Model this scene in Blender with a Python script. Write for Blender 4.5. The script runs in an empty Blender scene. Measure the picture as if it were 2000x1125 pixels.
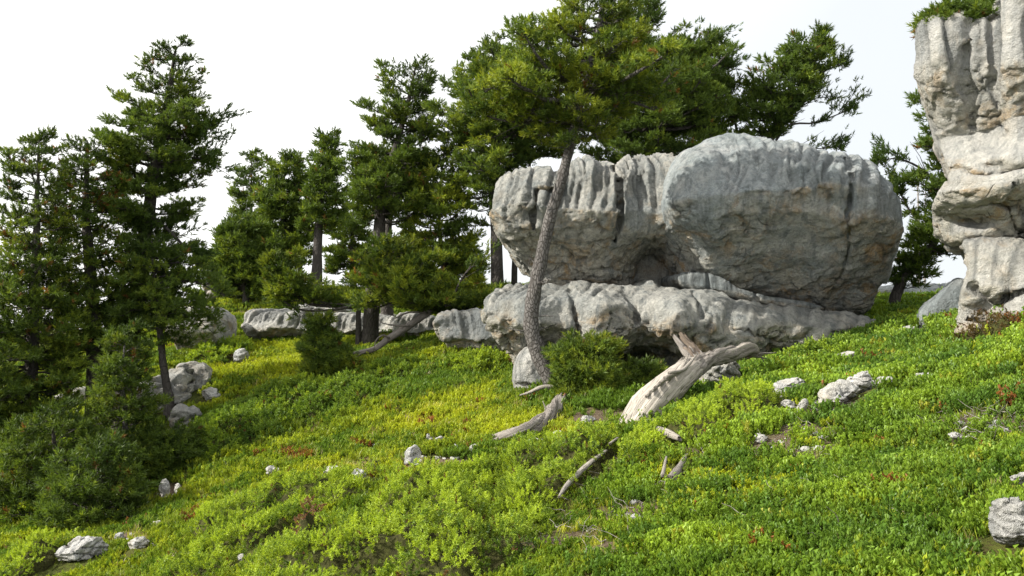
import bpy, math
import numpy as np
from mathutils import Vector

SC = bpy.context.scene
COL = SC.collection
D2R = math.radians
# ------------------------------------------------------------------ camera
CAM = np.array([0.0, 0.0, 1.6]); PITCH = D2R(1.96); FPX = 1444.0
cd = bpy.data.cameras.new('camera'); cam = bpy.data.objects.new('camera', cd); COL.objects.link(cam)
cd.sensor_width = 36.0; cd.lens = FPX / 2000 * 36.0; cd.clip_start = 0.05; cd.clip_end = 5000
cam.location = CAM; cam.rotation_euler = (math.pi / 2 + PITCH, 0, 0); SC.camera = cam
# ------------------------------------------------------------------ light
SUN_DIR = np.array([-0.84, -0.22, 0.56]); SUN_DIR /= np.linalg.norm(SUN_DIR)
SUN_EL = math.asin(SUN_DIR[2]); SUN_AZ = math.atan2(SUN_DIR[0], SUN_DIR[1])
sd = bpy.data.lights.new('sun', 'SUN'); sun = bpy.data.objects.new('sun', sd); COL.objects.link(sun)
sd.energy = 4.9; sd.angle = D2R(0.6); sd.color = (1.0, 0.94, 0.83)
sun.rotation_euler = Vector(SUN_DIR).to_track_quat('Z', 'Y').to_euler()
W = bpy.data.worlds.new('World'); SC.world = W; W.use_nodes = True
wn = W.node_tree.nodes; wl = W.node_tree.links; wn.clear()
sky = wn.new('ShaderNodeTexSky'); sky.sky_type = 'NISHITA'; sky.sun_disc = False
sky.sun_elevation = SUN_EL; sky.sun_rotation = SUN_AZ
bg = wn.new('ShaderNodeBackground'); bg.inputs[1].default_value = 0.10; wl.new(sky.outputs[0], bg.inputs[0])
# thin bright cloud sheet over the whole sky, a little brighter around the sun
tc = wn.new('ShaderNodeTexCoord')
dt = wn.new('ShaderNodeVectorMath'); dt.operation = 'DOT_PRODUCT'; wl.new(tc.outputs['Generated'], dt.inputs[0])
dt.inputs[1].default_value = tuple(SUN_DIR)
mr = wn.new('ShaderNodeMapRange'); mr.inputs['From Min'].default_value = -0.3; mr.inputs['From Max'].default_value = 0.6
wl.new(dt.outputs['Value'], mr.inputs['Value'])
nz = wn.new('ShaderNodeTexNoise'); nz.inputs['Scale'].default_value = 1.7; nz.inputs['Detail'].default_value = 5; wl.new(tc.outputs['Generated'], nz.inputs['Vector'])
ad = wn.new('ShaderNodeMath'); ad.operation = 'MULTIPLY_ADD'; wl.new(nz.outputs[0], ad.inputs[0]); ad.inputs[1].default_value = 0.22; wl.new(mr.outputs[0], ad.inputs[2])
cr = wn.new('ShaderNodeValToRGB'); wl.new(ad.outputs[0], cr.inputs[0])
cr.color_ramp.elements[0].color = (0.575, 0.60, 0.625, 1); cr.color_ramp.elements[1].color = (1.0, 0.99, 0.955, 1)
cr.color_ramp.elements[0].position = 0.1; cr.color_ramp.elements[1].position = 0.75
bg2 = wn.new('ShaderNodeBackground'); wl.new(cr.outputs[0], bg2.inputs[0]); bg2.inputs[1].default_value = 1.02
mx = wn.new('ShaderNodeMixShader'); mx.inputs[0].default_value = 0.93
wl.new(bg.outputs[0], mx.inputs[1]); wl.new(bg2.outputs[0], mx.inputs[2])
wo = wn.new('ShaderNodeOutputWorld'); wl.new(mx.outputs[0], wo.inputs[0])
SC.view_settings.view_transform = 'Standard'; SC.view_settings.look = 'None'
SC.view_settings.gamma = 1.0; SC.view_settings.use_curve_mapping = False; SC.view_settings.exposure = 0.70
SC.cycles.max_bounces = 6; SC.cycles.diffuse_bounces = 3; SC.cycles.glossy_bounces = 2; SC.cycles.transmission_bounces = 3
SC.cycles.use_denoising = True

# ------------------------------------------------------------------ maths helpers
cP, sP = math.cos(PITCH), math.sin(PITCH)
def ray(px, py):
    u = (np.asarray(px, float) - 1000) / FPX; v = -(np.asarray(py, float) - 562.5) / FPX
    return np.stack([u, cP - v * sP + 0 * u, sP + v * cP + 0 * u], -1)
def P(px, py, d):
    r = ray(px, py); return CAM + r * (np.asarray(d, float) / r[..., 1])[..., None]
def project(p):
    q = np.asarray(p, float) - CAM
    f = q[..., 1] * cP + q[..., 2] * sP; w = -q[..., 1] * sP + q[..., 2] * cP
    f = np.where(f < 0.1, 0.1, f)
    return 1000 + FPX * q[..., 0] / f, 562.5 - FPX * w / f
def sstep(a, b, x):
    t = np.clip((x - a) / (b - a), 0, 1); return t * t * (3 - 2 * t)
_rs = np.random.RandomState(7)
_perm = _rs.permutation(256); _perm = np.concatenate([_perm, _perm, _perm])
_g = _rs.normal(size=(256, 3)); _g /= np.linalg.norm(_g, axis=1)[:, None]
def perlin(p):
    p = np.asarray(p, float); i = np.floor(p).astype(np.int64); f = p - i; i &= 255
    u = f * f * f * (f * (f * 6 - 15) + 10); r = np.zeros(p.shape[:-1])
    for dx in (0, 1):
        wx = u[..., 0] if dx else 1 - u[..., 0]
        for dy in (0, 1):
            wy = u[..., 1] if dy else 1 - u[..., 1]
            for dz in (0, 1):
                wz = u[..., 2] if dz else 1 - u[..., 2]
                h = _perm[_perm[_perm[(i[..., 0] + dx) & 255] + ((i[..., 1] + dy) & 255)] + ((i[..., 2] + dz) & 255)]
                g = _g[h]
                r += wx * wy * wz * (g[..., 0] * (f[..., 0] - dx) + g[..., 1] * (f[..., 1] - dy) + g[..., 2] * (f[..., 2] - dz))
    return r * 1.4
def fbm(p, octs=4, gain=0.5, lac=2.03):
    a = 1.0; s = 0; p = np.asarray(p, float)
    for k in range(octs):
        s = s + a * perlin(p + 17.3 * k); a *= gain; p = p * lac
    return s
def worley(p):
    p = np.asarray(p, float); i = np.floor(p).astype(np.int64); f1 = np.full(len(p), 9.0); f2 = f1.copy(); pl = np.zeros(len(p))
    for dx in (-1, 0, 1):
        for dy in (-1, 0, 1):
            for dz in (-1, 0, 1):
                c = i + np.array([dx, dy, dz]); k = c & 255; h = _perm[_perm[_perm[k[:, 0]] + k[:, 1]] + k[:, 2]]
                v = p - (c + 0.5 + 0.45 * _g[h]); d = (v * v).sum(1); t = (v * _g[(h * 7 + 3) & 255]).sum(1) + 0.5 * _g[(h * 5 + 1) & 255, 0]
                n = d < f1; f2 = np.where(n, f1, np.minimum(f2, d)); f1 = np.where(n, d, f1); pl = np.where(n, t, pl)
    return np.sqrt(f1), np.sqrt(f2), pl
def n2(x, y, s, o=0.0, octs=3):
    x = np.asarray(x, float); y = np.asarray(y, float)
    return fbm(np.stack([x * s, y * s, np.full(np.broadcast(x, y).shape, o) ], -1), octs)
def smooth_line(pts, n):
    pts = np.asarray(pts, float)
    if len(pts) == 2: t = np.linspace(0, 1, n)[:, None]; return pts[0] * (1 - t) + pts[1] * t
    q = np.vstack([2 * pts[0] - pts[1], pts, 2 * pts[-1] - pts[-2]])
    out = []
    for t in np.linspace(0, len(pts) - 1 - 1e-6, n):
        i = int(t); f = t - i; a, b, c, d = q[i:i + 4]
        out.append(0.5 * ((2 * b) + (-a + c) * f + (2 * a - 5 * b + 4 * c - d) * f * f + (-a + 3 * b - 3 * c + d) * f ** 3))
    return np.array(out)
# ------------------------------------------------------------------ mesh helpers
def mk(name, V, F, mat, parent=None, smooth=False, attrs=None):
    """F: one (n,k) array or a list of them."""
    if not isinstance(F, (list, tuple)): F = [F]
    me = bpy.data.meshes.new(name); V = np.ascontiguousarray(V, np.float32)
    loops = np.concatenate([f.reshape(-1) for f in F]).astype(np.int32)
    tot = np.concatenate([np.full(len(f), f.shape[1], np.int32) for f in F])
    st = np.concatenate([[0], np.cumsum(tot)[:-1]]).astype(np.int32)
    me.vertices.add(len(V)); me.vertices.foreach_set('co', V.reshape(-1))
    me.loops.add(len(loops)); me.loops.foreach_set('vertex_index', loops)
    me.polygons.add(len(tot)); me.polygons.foreach_set('loop_start', st); me.polygons.foreach_set('loop_total', tot)
    me.update(calc_edges=True); me.validate()
    if smooth: me.polygons.foreach_set('use_smooth', np.ones(len(me.polygons), bool))
    for k, a in (attrs or {}).items():
        a = np.asarray(a, np.float32)
        if a.ndim == 1:
            me.attributes.new(k, 'FLOAT', 'POINT').data.foreach_set('value', a)
        elif a.shape[1] == 3 and k != 'tint':
            me.attributes.new(k, 'FLOAT_VECTOR', 'POINT').data.foreach_set('vector', a.reshape(-1))
        else:
            c = np.ones((len(a), 4), np.float32); c[:, :3] = a[:, :3]
            me.attributes.new(k, 'FLOAT_COLOR', 'POINT').data.foreach_set('color', c.reshape(-1))
    if mat: me.materials.append(mat)
    o = bpy.data.objects.new(name, me); COL.objects.link(o)
    if parent: o.parent = parent
    return o
def normals(V, F):
    N = np.zeros_like(V)
    n = np.cross(V[F[:, 1]] - V[F[:, 0]], V[F[:, 2]] - V[F[:, 0]])
    if F.shape[1] == 4: n = np.cross(V[F[:, 2]] - V[F[:, 0]], V[F[:, 3]] - V[F[:, 1]])
    for k in range(F.shape[1]):
        for c in range(3): N[:, c] += np.bincount(F[:, k], n[:, c], len(V))
    return N / (np.linalg.norm(N, axis=1)[:, None] + 1e-9)
def thing(name, label, cat, loc=(0, 0, 0), group=None):
    o = bpy.data.objects.new(name, None); COL.objects.link(o); o.empty_display_size = 0.1
    o['label'] = label; o['category'] = cat
    if group: o['group'] = group
    return o
def tag(o, label, cat, group=None, kind=None):
    if label: o['label'] = label
    if cat: o['category'] = cat
    if group: o['group'] = group
    if kind: o['kind'] = kind
    return o
class Acc:
    def __init__(s): s.V = []; s.F = {}; s.A = {}; s.n = 0
    def add(s, V, F, **A):
        F = np.asarray(F); s.F.setdefault(F.shape[1], []).append(F + s.n); s.V.append(V); s.n += len(V)
        for k, a in A.items(): s.A.setdefault(k, []).append(a)
    def build(s, name, mat, parent=None, smooth=False):
        return mk(name, np.concatenate(s.V), [np.concatenate(f) for f in s.F.values()], mat, parent, smooth,
                  {k: np.concatenate(a) for k, a in s.A.items()})
def frames(pts):
    t = np.gradient(pts, axis=0); t /= np.linalg.norm(t, axis=1)[:, None] + 1e-9
    ref = np.array([0, 1.0, 0.13]) if abs(t[0, 1]) < 0.8 else np.array([1.0, 0, 0.1])
    a = np.cross(t, ref); a /= np.linalg.norm(a, axis=1)[:, None] + 1e-9
    return t, a, np.cross(t, a)
def tube(pts, rad, sides, cap=True, flat=1.0):
    pts = np.asarray(pts, float); rad = np.asarray(rad, float) * np.ones(len(pts)); t, a, b = frames(pts)
    th = np.arange(sides) * 2 * math.pi / sides
    V = pts[:, None] + rad[:, None, None] * (np.cos(th)[None, :, None] * a[:, None] + flat * np.sin(th)[None, :, None] * b[:, None])
    V = V.reshape(-1, 3); n = len(pts)
    i = np.arange(n - 1)[:, None] * sides; j = np.arange(sides)[None]; k = (j + 1) % sides
    F = np.stack([i + j, i + k, i + sides + k, i + sides + j], -1).reshape(-1, 4)
    return V, F
# ------------------------------------------------------------------ material helpers
class NT:
    def __init__(s, name):
        s.m = bpy.data.materials.new(name); s.m.use_nodes = True; s.t = s.m.node_tree; s.t.nodes.clear()
        s.out = s.t.nodes.new('ShaderNodeOutputMaterial')
    def n(s, ty, **kw):
        o = s.t.nodes.new(ty)
        for k, v in kw.items(): setattr(o, k, v)
        return o
    def lk(s, a, b): s.t.links.new(a, b)
    def noise(s, vec, scale, detail=4, rough=0.55, dist=0.0):
        o = s.n('ShaderNodeTexNoise'); o.inputs['Scale'].default_value = scale; o.inputs['Detail'].default_value = detail
        o.inputs['Roughness'].default_value = rough; o.inputs['Distortion'].default_value = dist; s.lk(vec, o.inputs['Vector']); return o.outputs[0]
    def ramp(s, f, stops, interp='LINEAR'):
        o = s.n('ShaderNodeValToRGB'); s.lk(f, o.inputs[0]); e = o.color_ramp.elements; o.color_ramp.interpolation = interp
        while len(e) < len(stops): e.new(0.5)
        for k, (p, c) in enumerate(stops):
            e[k].position = p; e[k].color = (c, c, c, 1) if not hasattr(c, '__len__') else (*c, 1)
        return o.outputs[0]
    def mix(s, f, a, b, mode='MIX'):
        o = s.n('ShaderNodeMix', data_type='RGBA', blend_type=mode)
        if hasattr(f, 'node'): s.lk(f, o.inputs[0])
        else: o.inputs[0].default_value = f
        for v, i in ((a, 6), (b, 7)):
            if hasattr(v, 'node'): s.lk(v, o.inputs[i])
            else: o.inputs[i].default_value = (*v, 1)
        return o.outputs[2]
    def math(s, op, a, b=0.0, c=0.0, clamp=False):
        o = s.n('ShaderNodeMath', operation=op); o.use_clamp = clamp
        for i, v in enumerate((a, b, c)):
            if hasattr(v, 'node'): s.lk(v, o.inputs[i])
            else: o.inputs[i].default_value = v
        return o.outputs[0]
    def mapping(s, vec, scale=(1, 1, 1)):
        o = s.n('ShaderNodeMapping'); s.lk(vec, o.inputs[0]); o.inputs['Scale'].default_value = scale; return o.outputs[0]
    def bump(s, h, dist, strength=1.0, nrm=None):
        o = s.n('ShaderNodeBump'); s.lk(h, o.inputs['Height']); o.inputs['Distance'].default_value = dist
        o.inputs['Strength'].default_value = strength
        if nrm: s.lk(nrm, o.inputs['Normal'])
        return o.outputs[0]
    def bsdf(s, col, rough=0.85, nrm=None, spec=0.25):
        o = s.n('ShaderNodeBsdfPrincipled')
        if hasattr(col, 'node'): s.lk(col, o.inputs['Base Color'])
        else: o.inputs['Base Color'].default_value = (*col, 1)
        if hasattr(rough, 'node'): s.lk(rough, o.inputs['Roughness'])
        else: o.inputs['Roughness'].default_value = rough
        o.inputs['Specular IOR Level'].default_value = spec
        if nrm: s.lk(nrm, o.inputs['Normal'])
        return o.outputs[0]
    def done(s, sh): s.lk(sh, s.out.inputs[0]); return s.m

def rock_material(name, base, pale, dark, ochre, scale=1.0, dk=1.0):
    t = NT(name); g = t.n('ShaderNodeNewGeometry').outputs['Position']
    wa = t.n('ShaderNodeAttribute', attribute_name='shelter').outputs['Fac']     # 1 under the ledges, 0 on washed tops
    fa = t.n('ShaderNodeAttribute', attribute_name='groove').outputs['Fac']
    streak = t.mapping(g, (1.6, 1.6, 0.16))
    big = t.noise(g, 0.9 * scale, 5, 0.6, 0.4); med = t.noise(streak, 3.2 * scale, 6, 0.62); sm = t.noise(g, 17 * scale, 6, 0.7)
    spk = t.noise(g, 60 * scale, 4, 0.7)
    c = t.mix(t.ramp(med, [(0.42, 0), (0.60, 1)]), base, pale)
    c = t.mix(t.ramp(big, [(0.40, 0), (0.62, 0.75)]), c, dark)
    # warm fresh stone where rain does not wash
    oc = t.math('MULTIPLY', wa, t.ramp(t.noise(g, 1.6 * scale, 6, 0.65, 0.6), [(0.36, 0.15), (0.58, 1.0)]))
    c = t.mix(oc, c, t.mix(t.ramp(sm, [(0.35, 0), (0.62, 1)]), (0.42, 0.39, 0.32), (0.60, 0.57, 0.49)))
    c = t.mix(t.math('MULTIPLY', wa, t.ramp(t.noise(g, 2.4 * scale, 5, 0.65, 1.0), [(0.50, 0), (0.64, 0.8)])), c, ochre)
    # lichen speckle and black crust
    c = t.mix(t.ramp(spk, [(0.55, 0), (0.72, 0.6)]), c, pale)
    c = t.mix(t.ramp(t.noise(g, 9 * scale, 6, 0.75, 0.6), [(0.58, 0), (0.72, 0.6 * dk)]), c, (0.13, 0.13, 0.125))
    c = t.mix(t.ramp(t.noise(streak, 5.5 * scale, 5, 0.6), [(0.50, 0), (0.64, 0.65 * dk)]), c, (0.15, 0.175, 0.185))
    c = t.mix(t.math('MULTIPLY', fa, 0.7), c, (0.10, 0.11, 0.11))  # grooves darkened in colour, painted shade so the flutes read crisper
    vo = t.n('ShaderNodeTexVoronoi', feature='F1'); vo.inputs['Scale'].default_value = 7 * scale
    wv = t.mix(0.12, g, t.n('ShaderNodeTexNoise').outputs['Color']); t.lk(wv, vo.inputs['Vector'])
    pit = t.ramp(vo.outputs['Distance'], [(0.0, 0), (0.30, 1)])
    c = t.mix(t.ramp(t.noise(g, 26 * scale, 5, 0.75), [(0.40, 0.30 * dk), (0.58, 0.0)]), c, (0.10, 0.11, 0.115))
    ck = t.n('ShaderNodeTexVoronoi', feature='DISTANCE_TO_EDGE'); ck.inputs['Scale'].default_value = 3.3 * scale; t.lk(t.mix(0.35, g, t.n('ShaderNodeTexNoise').outputs['Color']), ck.inputs['Vector'])
    ckr = t.math('MULTIPLY', t.ramp(ck.outputs['Distance'], [(0.0, 1), (0.03, 0)]), t.math('MULTIPLY', wa, t.ramp(t.noise(g, 2.3 * scale, 3), [(0.52, 0), (0.66, 0.8)])))
    c = t.mix(t.math('MULTIPLY', ckr, 0.75), c, (0.07, 0.065, 0.06))
    h = t.math('ADD', t.math('MULTIPLY', ckr, -1.2), t.math('MULTIPLY', sm, 1.5), t.math('MULTIPLY', pit, 0.12))
    h = t.math('ADD', h, t.math('MULTIPLY', spk, 0.55))
    h = t.math('ADD', h, t.math('MULTIPLY', t.noise(g, 6.5 * scale, 7, 0.68), 1.8))
    return t.done(t.bsdf(c, 0.93, t.bump(h, 0.055 / scale, 1.0), 0.12))
ROCK = rock_material('limestone', (0.41, 0.445, 0.46), (0.60, 0.61, 0.605), (0.28, 0.33, 0.345), (0.46, 0.29, 0.12))
ROCKA = rock_material('limestone_cream', (0.44, 0.435, 0.405), (0.64, 0.625, 0.575), (0.30, 0.325, 0.325), (0.46, 0.31, 0.15))
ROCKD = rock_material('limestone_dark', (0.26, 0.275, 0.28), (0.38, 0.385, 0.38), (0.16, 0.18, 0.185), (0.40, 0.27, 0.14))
ROCKW = rock_material('limestone_pale', (0.50, 0.495, 0.47), (0.68, 0.665, 0.62), (0.37, 0.375, 0.375), (0.48, 0.33, 0.17), 1.2, 0.6)
ROCKS = rock_material('limestone_small', (0.58, 0.575, 0.57), (0.76, 0.75, 0.73), (0.42, 0.43, 0.44), (0.46, 0.40, 0.30), 2.2, 0.35)

def leaf_material(name, src='GEOMETRY', trans=0.35, rough=0.5, spec=0.3, gain=1.0):
    t = NT(name); a = t.n('ShaderNodeAttribute', attribute_name='tint'); a.attribute_type = src
    c = a.outputs['Color']
    if src == 'INSTANCER':
        b = t.n('ShaderNodeAttribute', attribute_name='shade')
        c = t.mix(1.0, c, b.outputs['Color'], 'MULTIPLY')
    p = t.bsdf(c, rough, None, spec)
    tr = t.n('ShaderNodeBsdfTranslucent'); t.lk(t.mix(1.0, c, (1.25, 1.2, 0.5), 'MULTIPLY'), tr.inputs[0])
    m = t.n('ShaderNodeMixShader'); m.inputs[0].default_value = trans; t.lk(p, m.inputs[1]); t.lk(tr.outputs[0], m.inputs[2])
    return t.done(m.outputs[0])
NEEDLE = leaf_material('pine_needles', 'GEOMETRY', 0.38, 0.5, 0.25)
JUNI = leaf_material('juniper_needles', 'GEOMETRY', 0.38, 0.5, 0.3)
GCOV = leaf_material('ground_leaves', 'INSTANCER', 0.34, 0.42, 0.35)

def bark_material(name, c1, c2, c3, sc=1.0):
    t = NT(name); g = t.n('ShaderNodeNewGeometry').outputs['Position']
    m = t.mapping(g, (1, 1, 0.55)); w = t.mix(0.14, m, t.n('ShaderNodeTexNoise').outputs['Color'])
    vo = t.n('ShaderNodeTexVoronoi', feature='DISTANCE_TO_EDGE'); vo.inputs['Scale'].default_value = 24 * sc; t.lk(w, vo.inputs['Vector'])
    cell = t.n('ShaderNodeTexVoronoi', feature='F1'); cell.inputs['Scale'].default_value = 24 * sc; t.lk(w, cell.inputs['Vector'])
    plate = t.ramp(vo.outputs['Distance'], [(0.0, 0), (0.16, 1)])
    c = t.mix(t.ramp(cell.outputs['Color'], [(0.2, 0), (0.8, 1)]), c1, c2)
    c = t.mix(t.noise(g, 5, 4), c, c3); c = t.mix(plate, (0.06, 0.054, 0.05), c)
    h = t.math('ADD', plate, t.math('MULTIPLY', t.noise(g, 70 * sc, 3), 0.5))
    return t.done(t.bsdf(c, 0.9, t.bump(h, 0.012, 0.9), 0.15))
BARK = bark_material('pine_bark', (0.135, 0.125, 0.12), (0.215, 0.20, 0.19), (0.10, 0.096, 0.094), 1.25)
BARKD = bark_material('dark_bark', (0.065, 0.058, 0.052), (0.11, 0.10, 0.092), (0.05, 0.046, 0.043), 0.7)
def wood_material(name, c1, c2, c3):
    t = NT(name); a = t.n('ShaderNodeAttribute', attribute_name='grain').outputs['Vector']
    m = t.mapping(a, (1, 1, 1)); n1 = t.noise(m, 3.0, 6, 0.65, 0.3); n2_ = t.noise(m, 11.0, 4, 0.7)
    c = t.mix(t.ramp(n1, [(0.35, 0), (0.62, 1)]), c1, c2)
    c = t.mix(t.ramp(n2_, [(0.52, 0), (0.66, 0.85)]), c, c3)
    cr_ = t.ramp(t.noise(m, 1.6, 3, 0.5, 0.2), [(0.488, 1), (0.5, 0.25), (0.512, 1)])
    c = t.mix(cr_, (0.05, 0.042, 0.036), c)
    h = t.math('ADD', t.math('ADD', n1, t.math('MULTIPLY', n2_, 0.5)), cr_)
    return t.done(t.bsdf(c, 0.8, t.bump(h, 0.012, 0.9), 0.2))
DEAD = wood_material('bleached_wood', (0.31, 0.28, 0.245), (0.46, 0.425, 0.38), (0.18, 0.155, 0.135))
DEADD = wood_material('weathered_wood', (0.17, 0.15, 0.135), (0.32, 0.295, 0.27), (0.085, 0.072, 0.065))

DEADB = wood_material('broken_brown_wood', (0.13, 0.10, 0.075), (0.24, 0.195, 0.155), (0.06, 0.045, 0.035))
def plain(name, c1, c2, sc, rough=0.9):
    t = NT(name); g = t.n('ShaderNodeNewGeometry').outputs['Position']
    n = t.noise(g, sc, 6, 0.65)
    return t.done(t.bsdf(t.mix(t.ramp(n, [(0.35, 0), (0.65, 1)]), c1, c2), rough, t.bump(n, 0.03, 0.8), 0.1))
HUMUS = plain('shrub_inside', (0.028, 0.026, 0.012), (0.06, 0.065, 0.018), 30)
def ground_material():
    t = NT('mountain_turf'); g = t.n('ShaderNodeNewGeometry').outputs['Position']
    n1 = t.noise(g, 1.3, 6, 0.6); n2_ = t.noise(g, 14, 6, 0.7); n3 = t.noise(g, 55, 5, 0.7)
    c = t.mix(t.ramp(n2_, [(0.36, 0), (0.62, 1)]), (0.040, 0.048, 0.014), (0.09, 0.12, 0.02))
    c = t.mix(t.ramp(n1, [(0.42, 0), (0.62, 0.7)]), c, (0.13, 0.125, 0.035))
    c = t.mix(t.ramp(n3, [(0.52, 0), (0.66, 0.9)]), c, (0.075, 0.05, 0.03))
    soil = t.n('ShaderNodeAttribute', attribute_name='soil').outputs['Fac']
    c = t.mix(soil, c, t.mix(t.ramp(n3, [(0.4, 0), (0.6, 1)]), (0.085, 0.06, 0.04), (0.21, 0.165, 0.12)))
    h = t.math('ADD', n2_, t.math('MULTIPLY', n3, 0.6))
    return t.done(t.bsdf(c, 0.95, t.bump(h, 0.05, 1.0), 0.08))
TURF = ground_material()

# ------------------------------------------------------------------ ground
CP = [(-400,1125,9.5),(0,1125,7.2),(300,1125,6.2),(600,1125,5.2),(1000,1125,4.3),(1400,1125,3.4),(1700,1125,2.9),(2000,1125,2.5),(2300,1125,2.2),
 (2000,900,3.9),(2000,700,6.5),(2000,618,8.5),(1700,900,4.8),(1700,750,7.5),(1850,665,8.5),(1400,950,5.2),(1400,820,7.2),(1200,1000,5.2),
 (1250,825,8),(1500,765,8.3),(1560,712,10),(1700,635,12),(1780,602,14),(1000,980,6.2),(1000,875,8),(1080,790,9.6),(1010,775,10.6),
 (900,705,13),(860,680,14.5),(700,950,7.6),(800,890,8.6),(550,920,9.5),(500,1000,7.8),(300,965,10),(650,800,11.5),(750,730,13.2),
 (600,705,15),(480,672,17.3),(350,695,16),(400,780,13.5),(350,850,11.8),(200,1000,9.5),(0,1000,10.5),(150,880,13),(0,850,15),(100,785,17),
 (-300,950,14),(480,606,20),(700,604,20.5),(850,604,19),(450,580,24),(600,568,26),(750,572,25),(950,575,20),(1200,590,17),(1500,590,17),
 (1780,582,18),(2000,560,16),(2300,560,10),(300,630,22),(100,690,24),(-300,760,26),(1150,757,10.9),(1250,752,10.9),(1350,745,10.9),(1450,730,10.9),(1600,684,11.2),(1250,735,13),(600,678,17.2),(800,672,16.8),(700,676,17)]
pc = P([c[0] for c in CP], [c[1] for c in CP], [c[2] for c in CP])
ex = np.array([(0, 0, 0.02), (-3, 0, -.9), (3.2, 0, .75), (0, -6, 0.0), (-9, 1, -2.4), (8, 2, 1.9), (-9, -6, -2.0), (9, -6, 2.0), (10, 9, 2.1), (14, 16, 2.6),
               (-16, 10, -2.9), (-22, 20, -2.0), (0, 30, 2.0), (14, 28, 2.2), (-12, 30, 1.0)])
pc = np.vstack([pc, ex])
def _U(r2): return 0.5 * r2 * np.log(r2 + 1e-9)
_n = len(pc); _K = _U(((pc[:, None, :2] - pc[None, :, :2]) ** 2).sum(-1)) + np.eye(_n) * 0.12
_Pm = np.c_[np.ones(_n), pc[:, :2]]
_A = np.block([[_K, _Pm], [_Pm.T, np.zeros((3, 3))]]); _w = np.linalg.solve(_A, np.r_[pc[:, 2], 0, 0, 0])
def ground(x, y, fine=True):
    x = np.asarray(x, float); y = np.asarray(y, float); sh = x.shape; xf = x.ravel(); yf = y.ravel(); z = np.empty(len(xf))
    for s in range(0, len(xf), 60000):
        a = slice(s, s + 60000); r2 = (xf[a, None] - pc[None, :, 0]) ** 2 + (yf[a, None] - pc[None, :, 1]) ** 2
        z[a] = _U(r2) @ _w[:_n] + _w[_n] + _w[_n + 1] * xf[a] + _w[_n + 2] * yf[a]
    r = np.hypot(xf * 0.9, yf - 12)
    far = -3 - 30 * sstep(20, 140, r) + 6 * n2(xf, yf, 0.012, 3.3, 3) * sstep(60, 200, r)
    b = sstep(19, 34, r); z = np.clip(z, -6, 5) * (1 - b) + far * b
    z = z + 0.10 * n2(xf, yf, 0.55, 1.0, 2) * (1 - b)
    if fine: z = z + (0.05 * n2(xf, yf, 2.2, 5.0, 3) + 0.03 * (1 - 2 * np.abs(n2(xf, yf, 3.6, 15.0, 1)))) * (1 - b * 0.8)
    return z.reshape(sh)
def hit(px, py, dmax=60):
    r = ray(px, py); r = r / r[1]; ds = np.concatenate([np.arange(1.5, 26, 0.03), np.arange(26, dmax, 0.5)])
    p = CAM + r * ds[:, None]; g = ground(p[:, 0], p[:, 1]); k = np.nonzero(p[:, 2] < g)[0]
    k = k[0] if len(k) else len(ds) - 1
    q = p[k].copy(); q[2] = ground(q[0:1], q[1:2])[0]; return q
def nonuni(lo, a, b, hi, step):
    c = np.arange(a, b + 1e-6, step); o = [b]; s = step
    while o[-1] < hi: s *= 1.13; o.append(o[-1] + s)
    u = [a]; s = step
    while u[-1] > lo: s *= 1.13; u.append(u[-1] - s)
    return np.concatenate([np.array(u[1:])[::-1], c, np.array(o[1:])])
gx = nonuni(-900, -9, 7.5, 900, 0.065); gy = nonuni(-60, 1.0, 16, 1500, 0.065)
X, Y = np.meshgrid(gx, gy, indexing='ij'); Z = ground(X, Y)
SOIL = [(1560, 870, 110, 50), (1930, 835, 120, 42), (1230, 1010, 90, 35), (1180, 820, 90, 40), (1640, 800, 70, 25), (820, 905, 200, 16), (250, 1050, 60, 20), (1790, 655, 60, 14),
        (330, 960, 60, 20), (560, 615, 130, 10), (1130, 1060, 120, 26), (760, 640, 100, 12), (1740, 1040, 60, 16)]
def soil_at(x, y, z):
    px, py = project(np.stack([x, y, z], -1)); m = np.zeros(x.shape)
    for (a, b, rx, ry) in SOIL:
        m = np.maximum(m, np.exp(-(((px - a) / rx) ** 2 + ((py - b - 0.0 * px) / ry) ** 2)) * (y > 1))
    n = n2(x, y, 2.2, 9.0, 3)
    return np.clip(sstep(0.25, 0.75, m + 0.35 * n) + sstep(0.52, 0.75, n2(x, y, 1.1, 21.0, 4)) * 0.8, 0, 1)
i = np.arange(len(gx) - 1)[:, None] * len(gy) + np.arange(len(gy) - 1)[None]
Fg = np.stack([i, i + len(gy), i + len(gy) + 1, i + 1], -1).reshape(-1, 4)
gm = mk('ground', np.stack([X, Y, Z], -1).reshape(-1, 3), Fg, TURF, None, True, {'soil': soil_at(X, Y, Z).ravel()})
tag(gm, 'grassy mountain slope falling to the left', None, None, 'structure')

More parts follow.
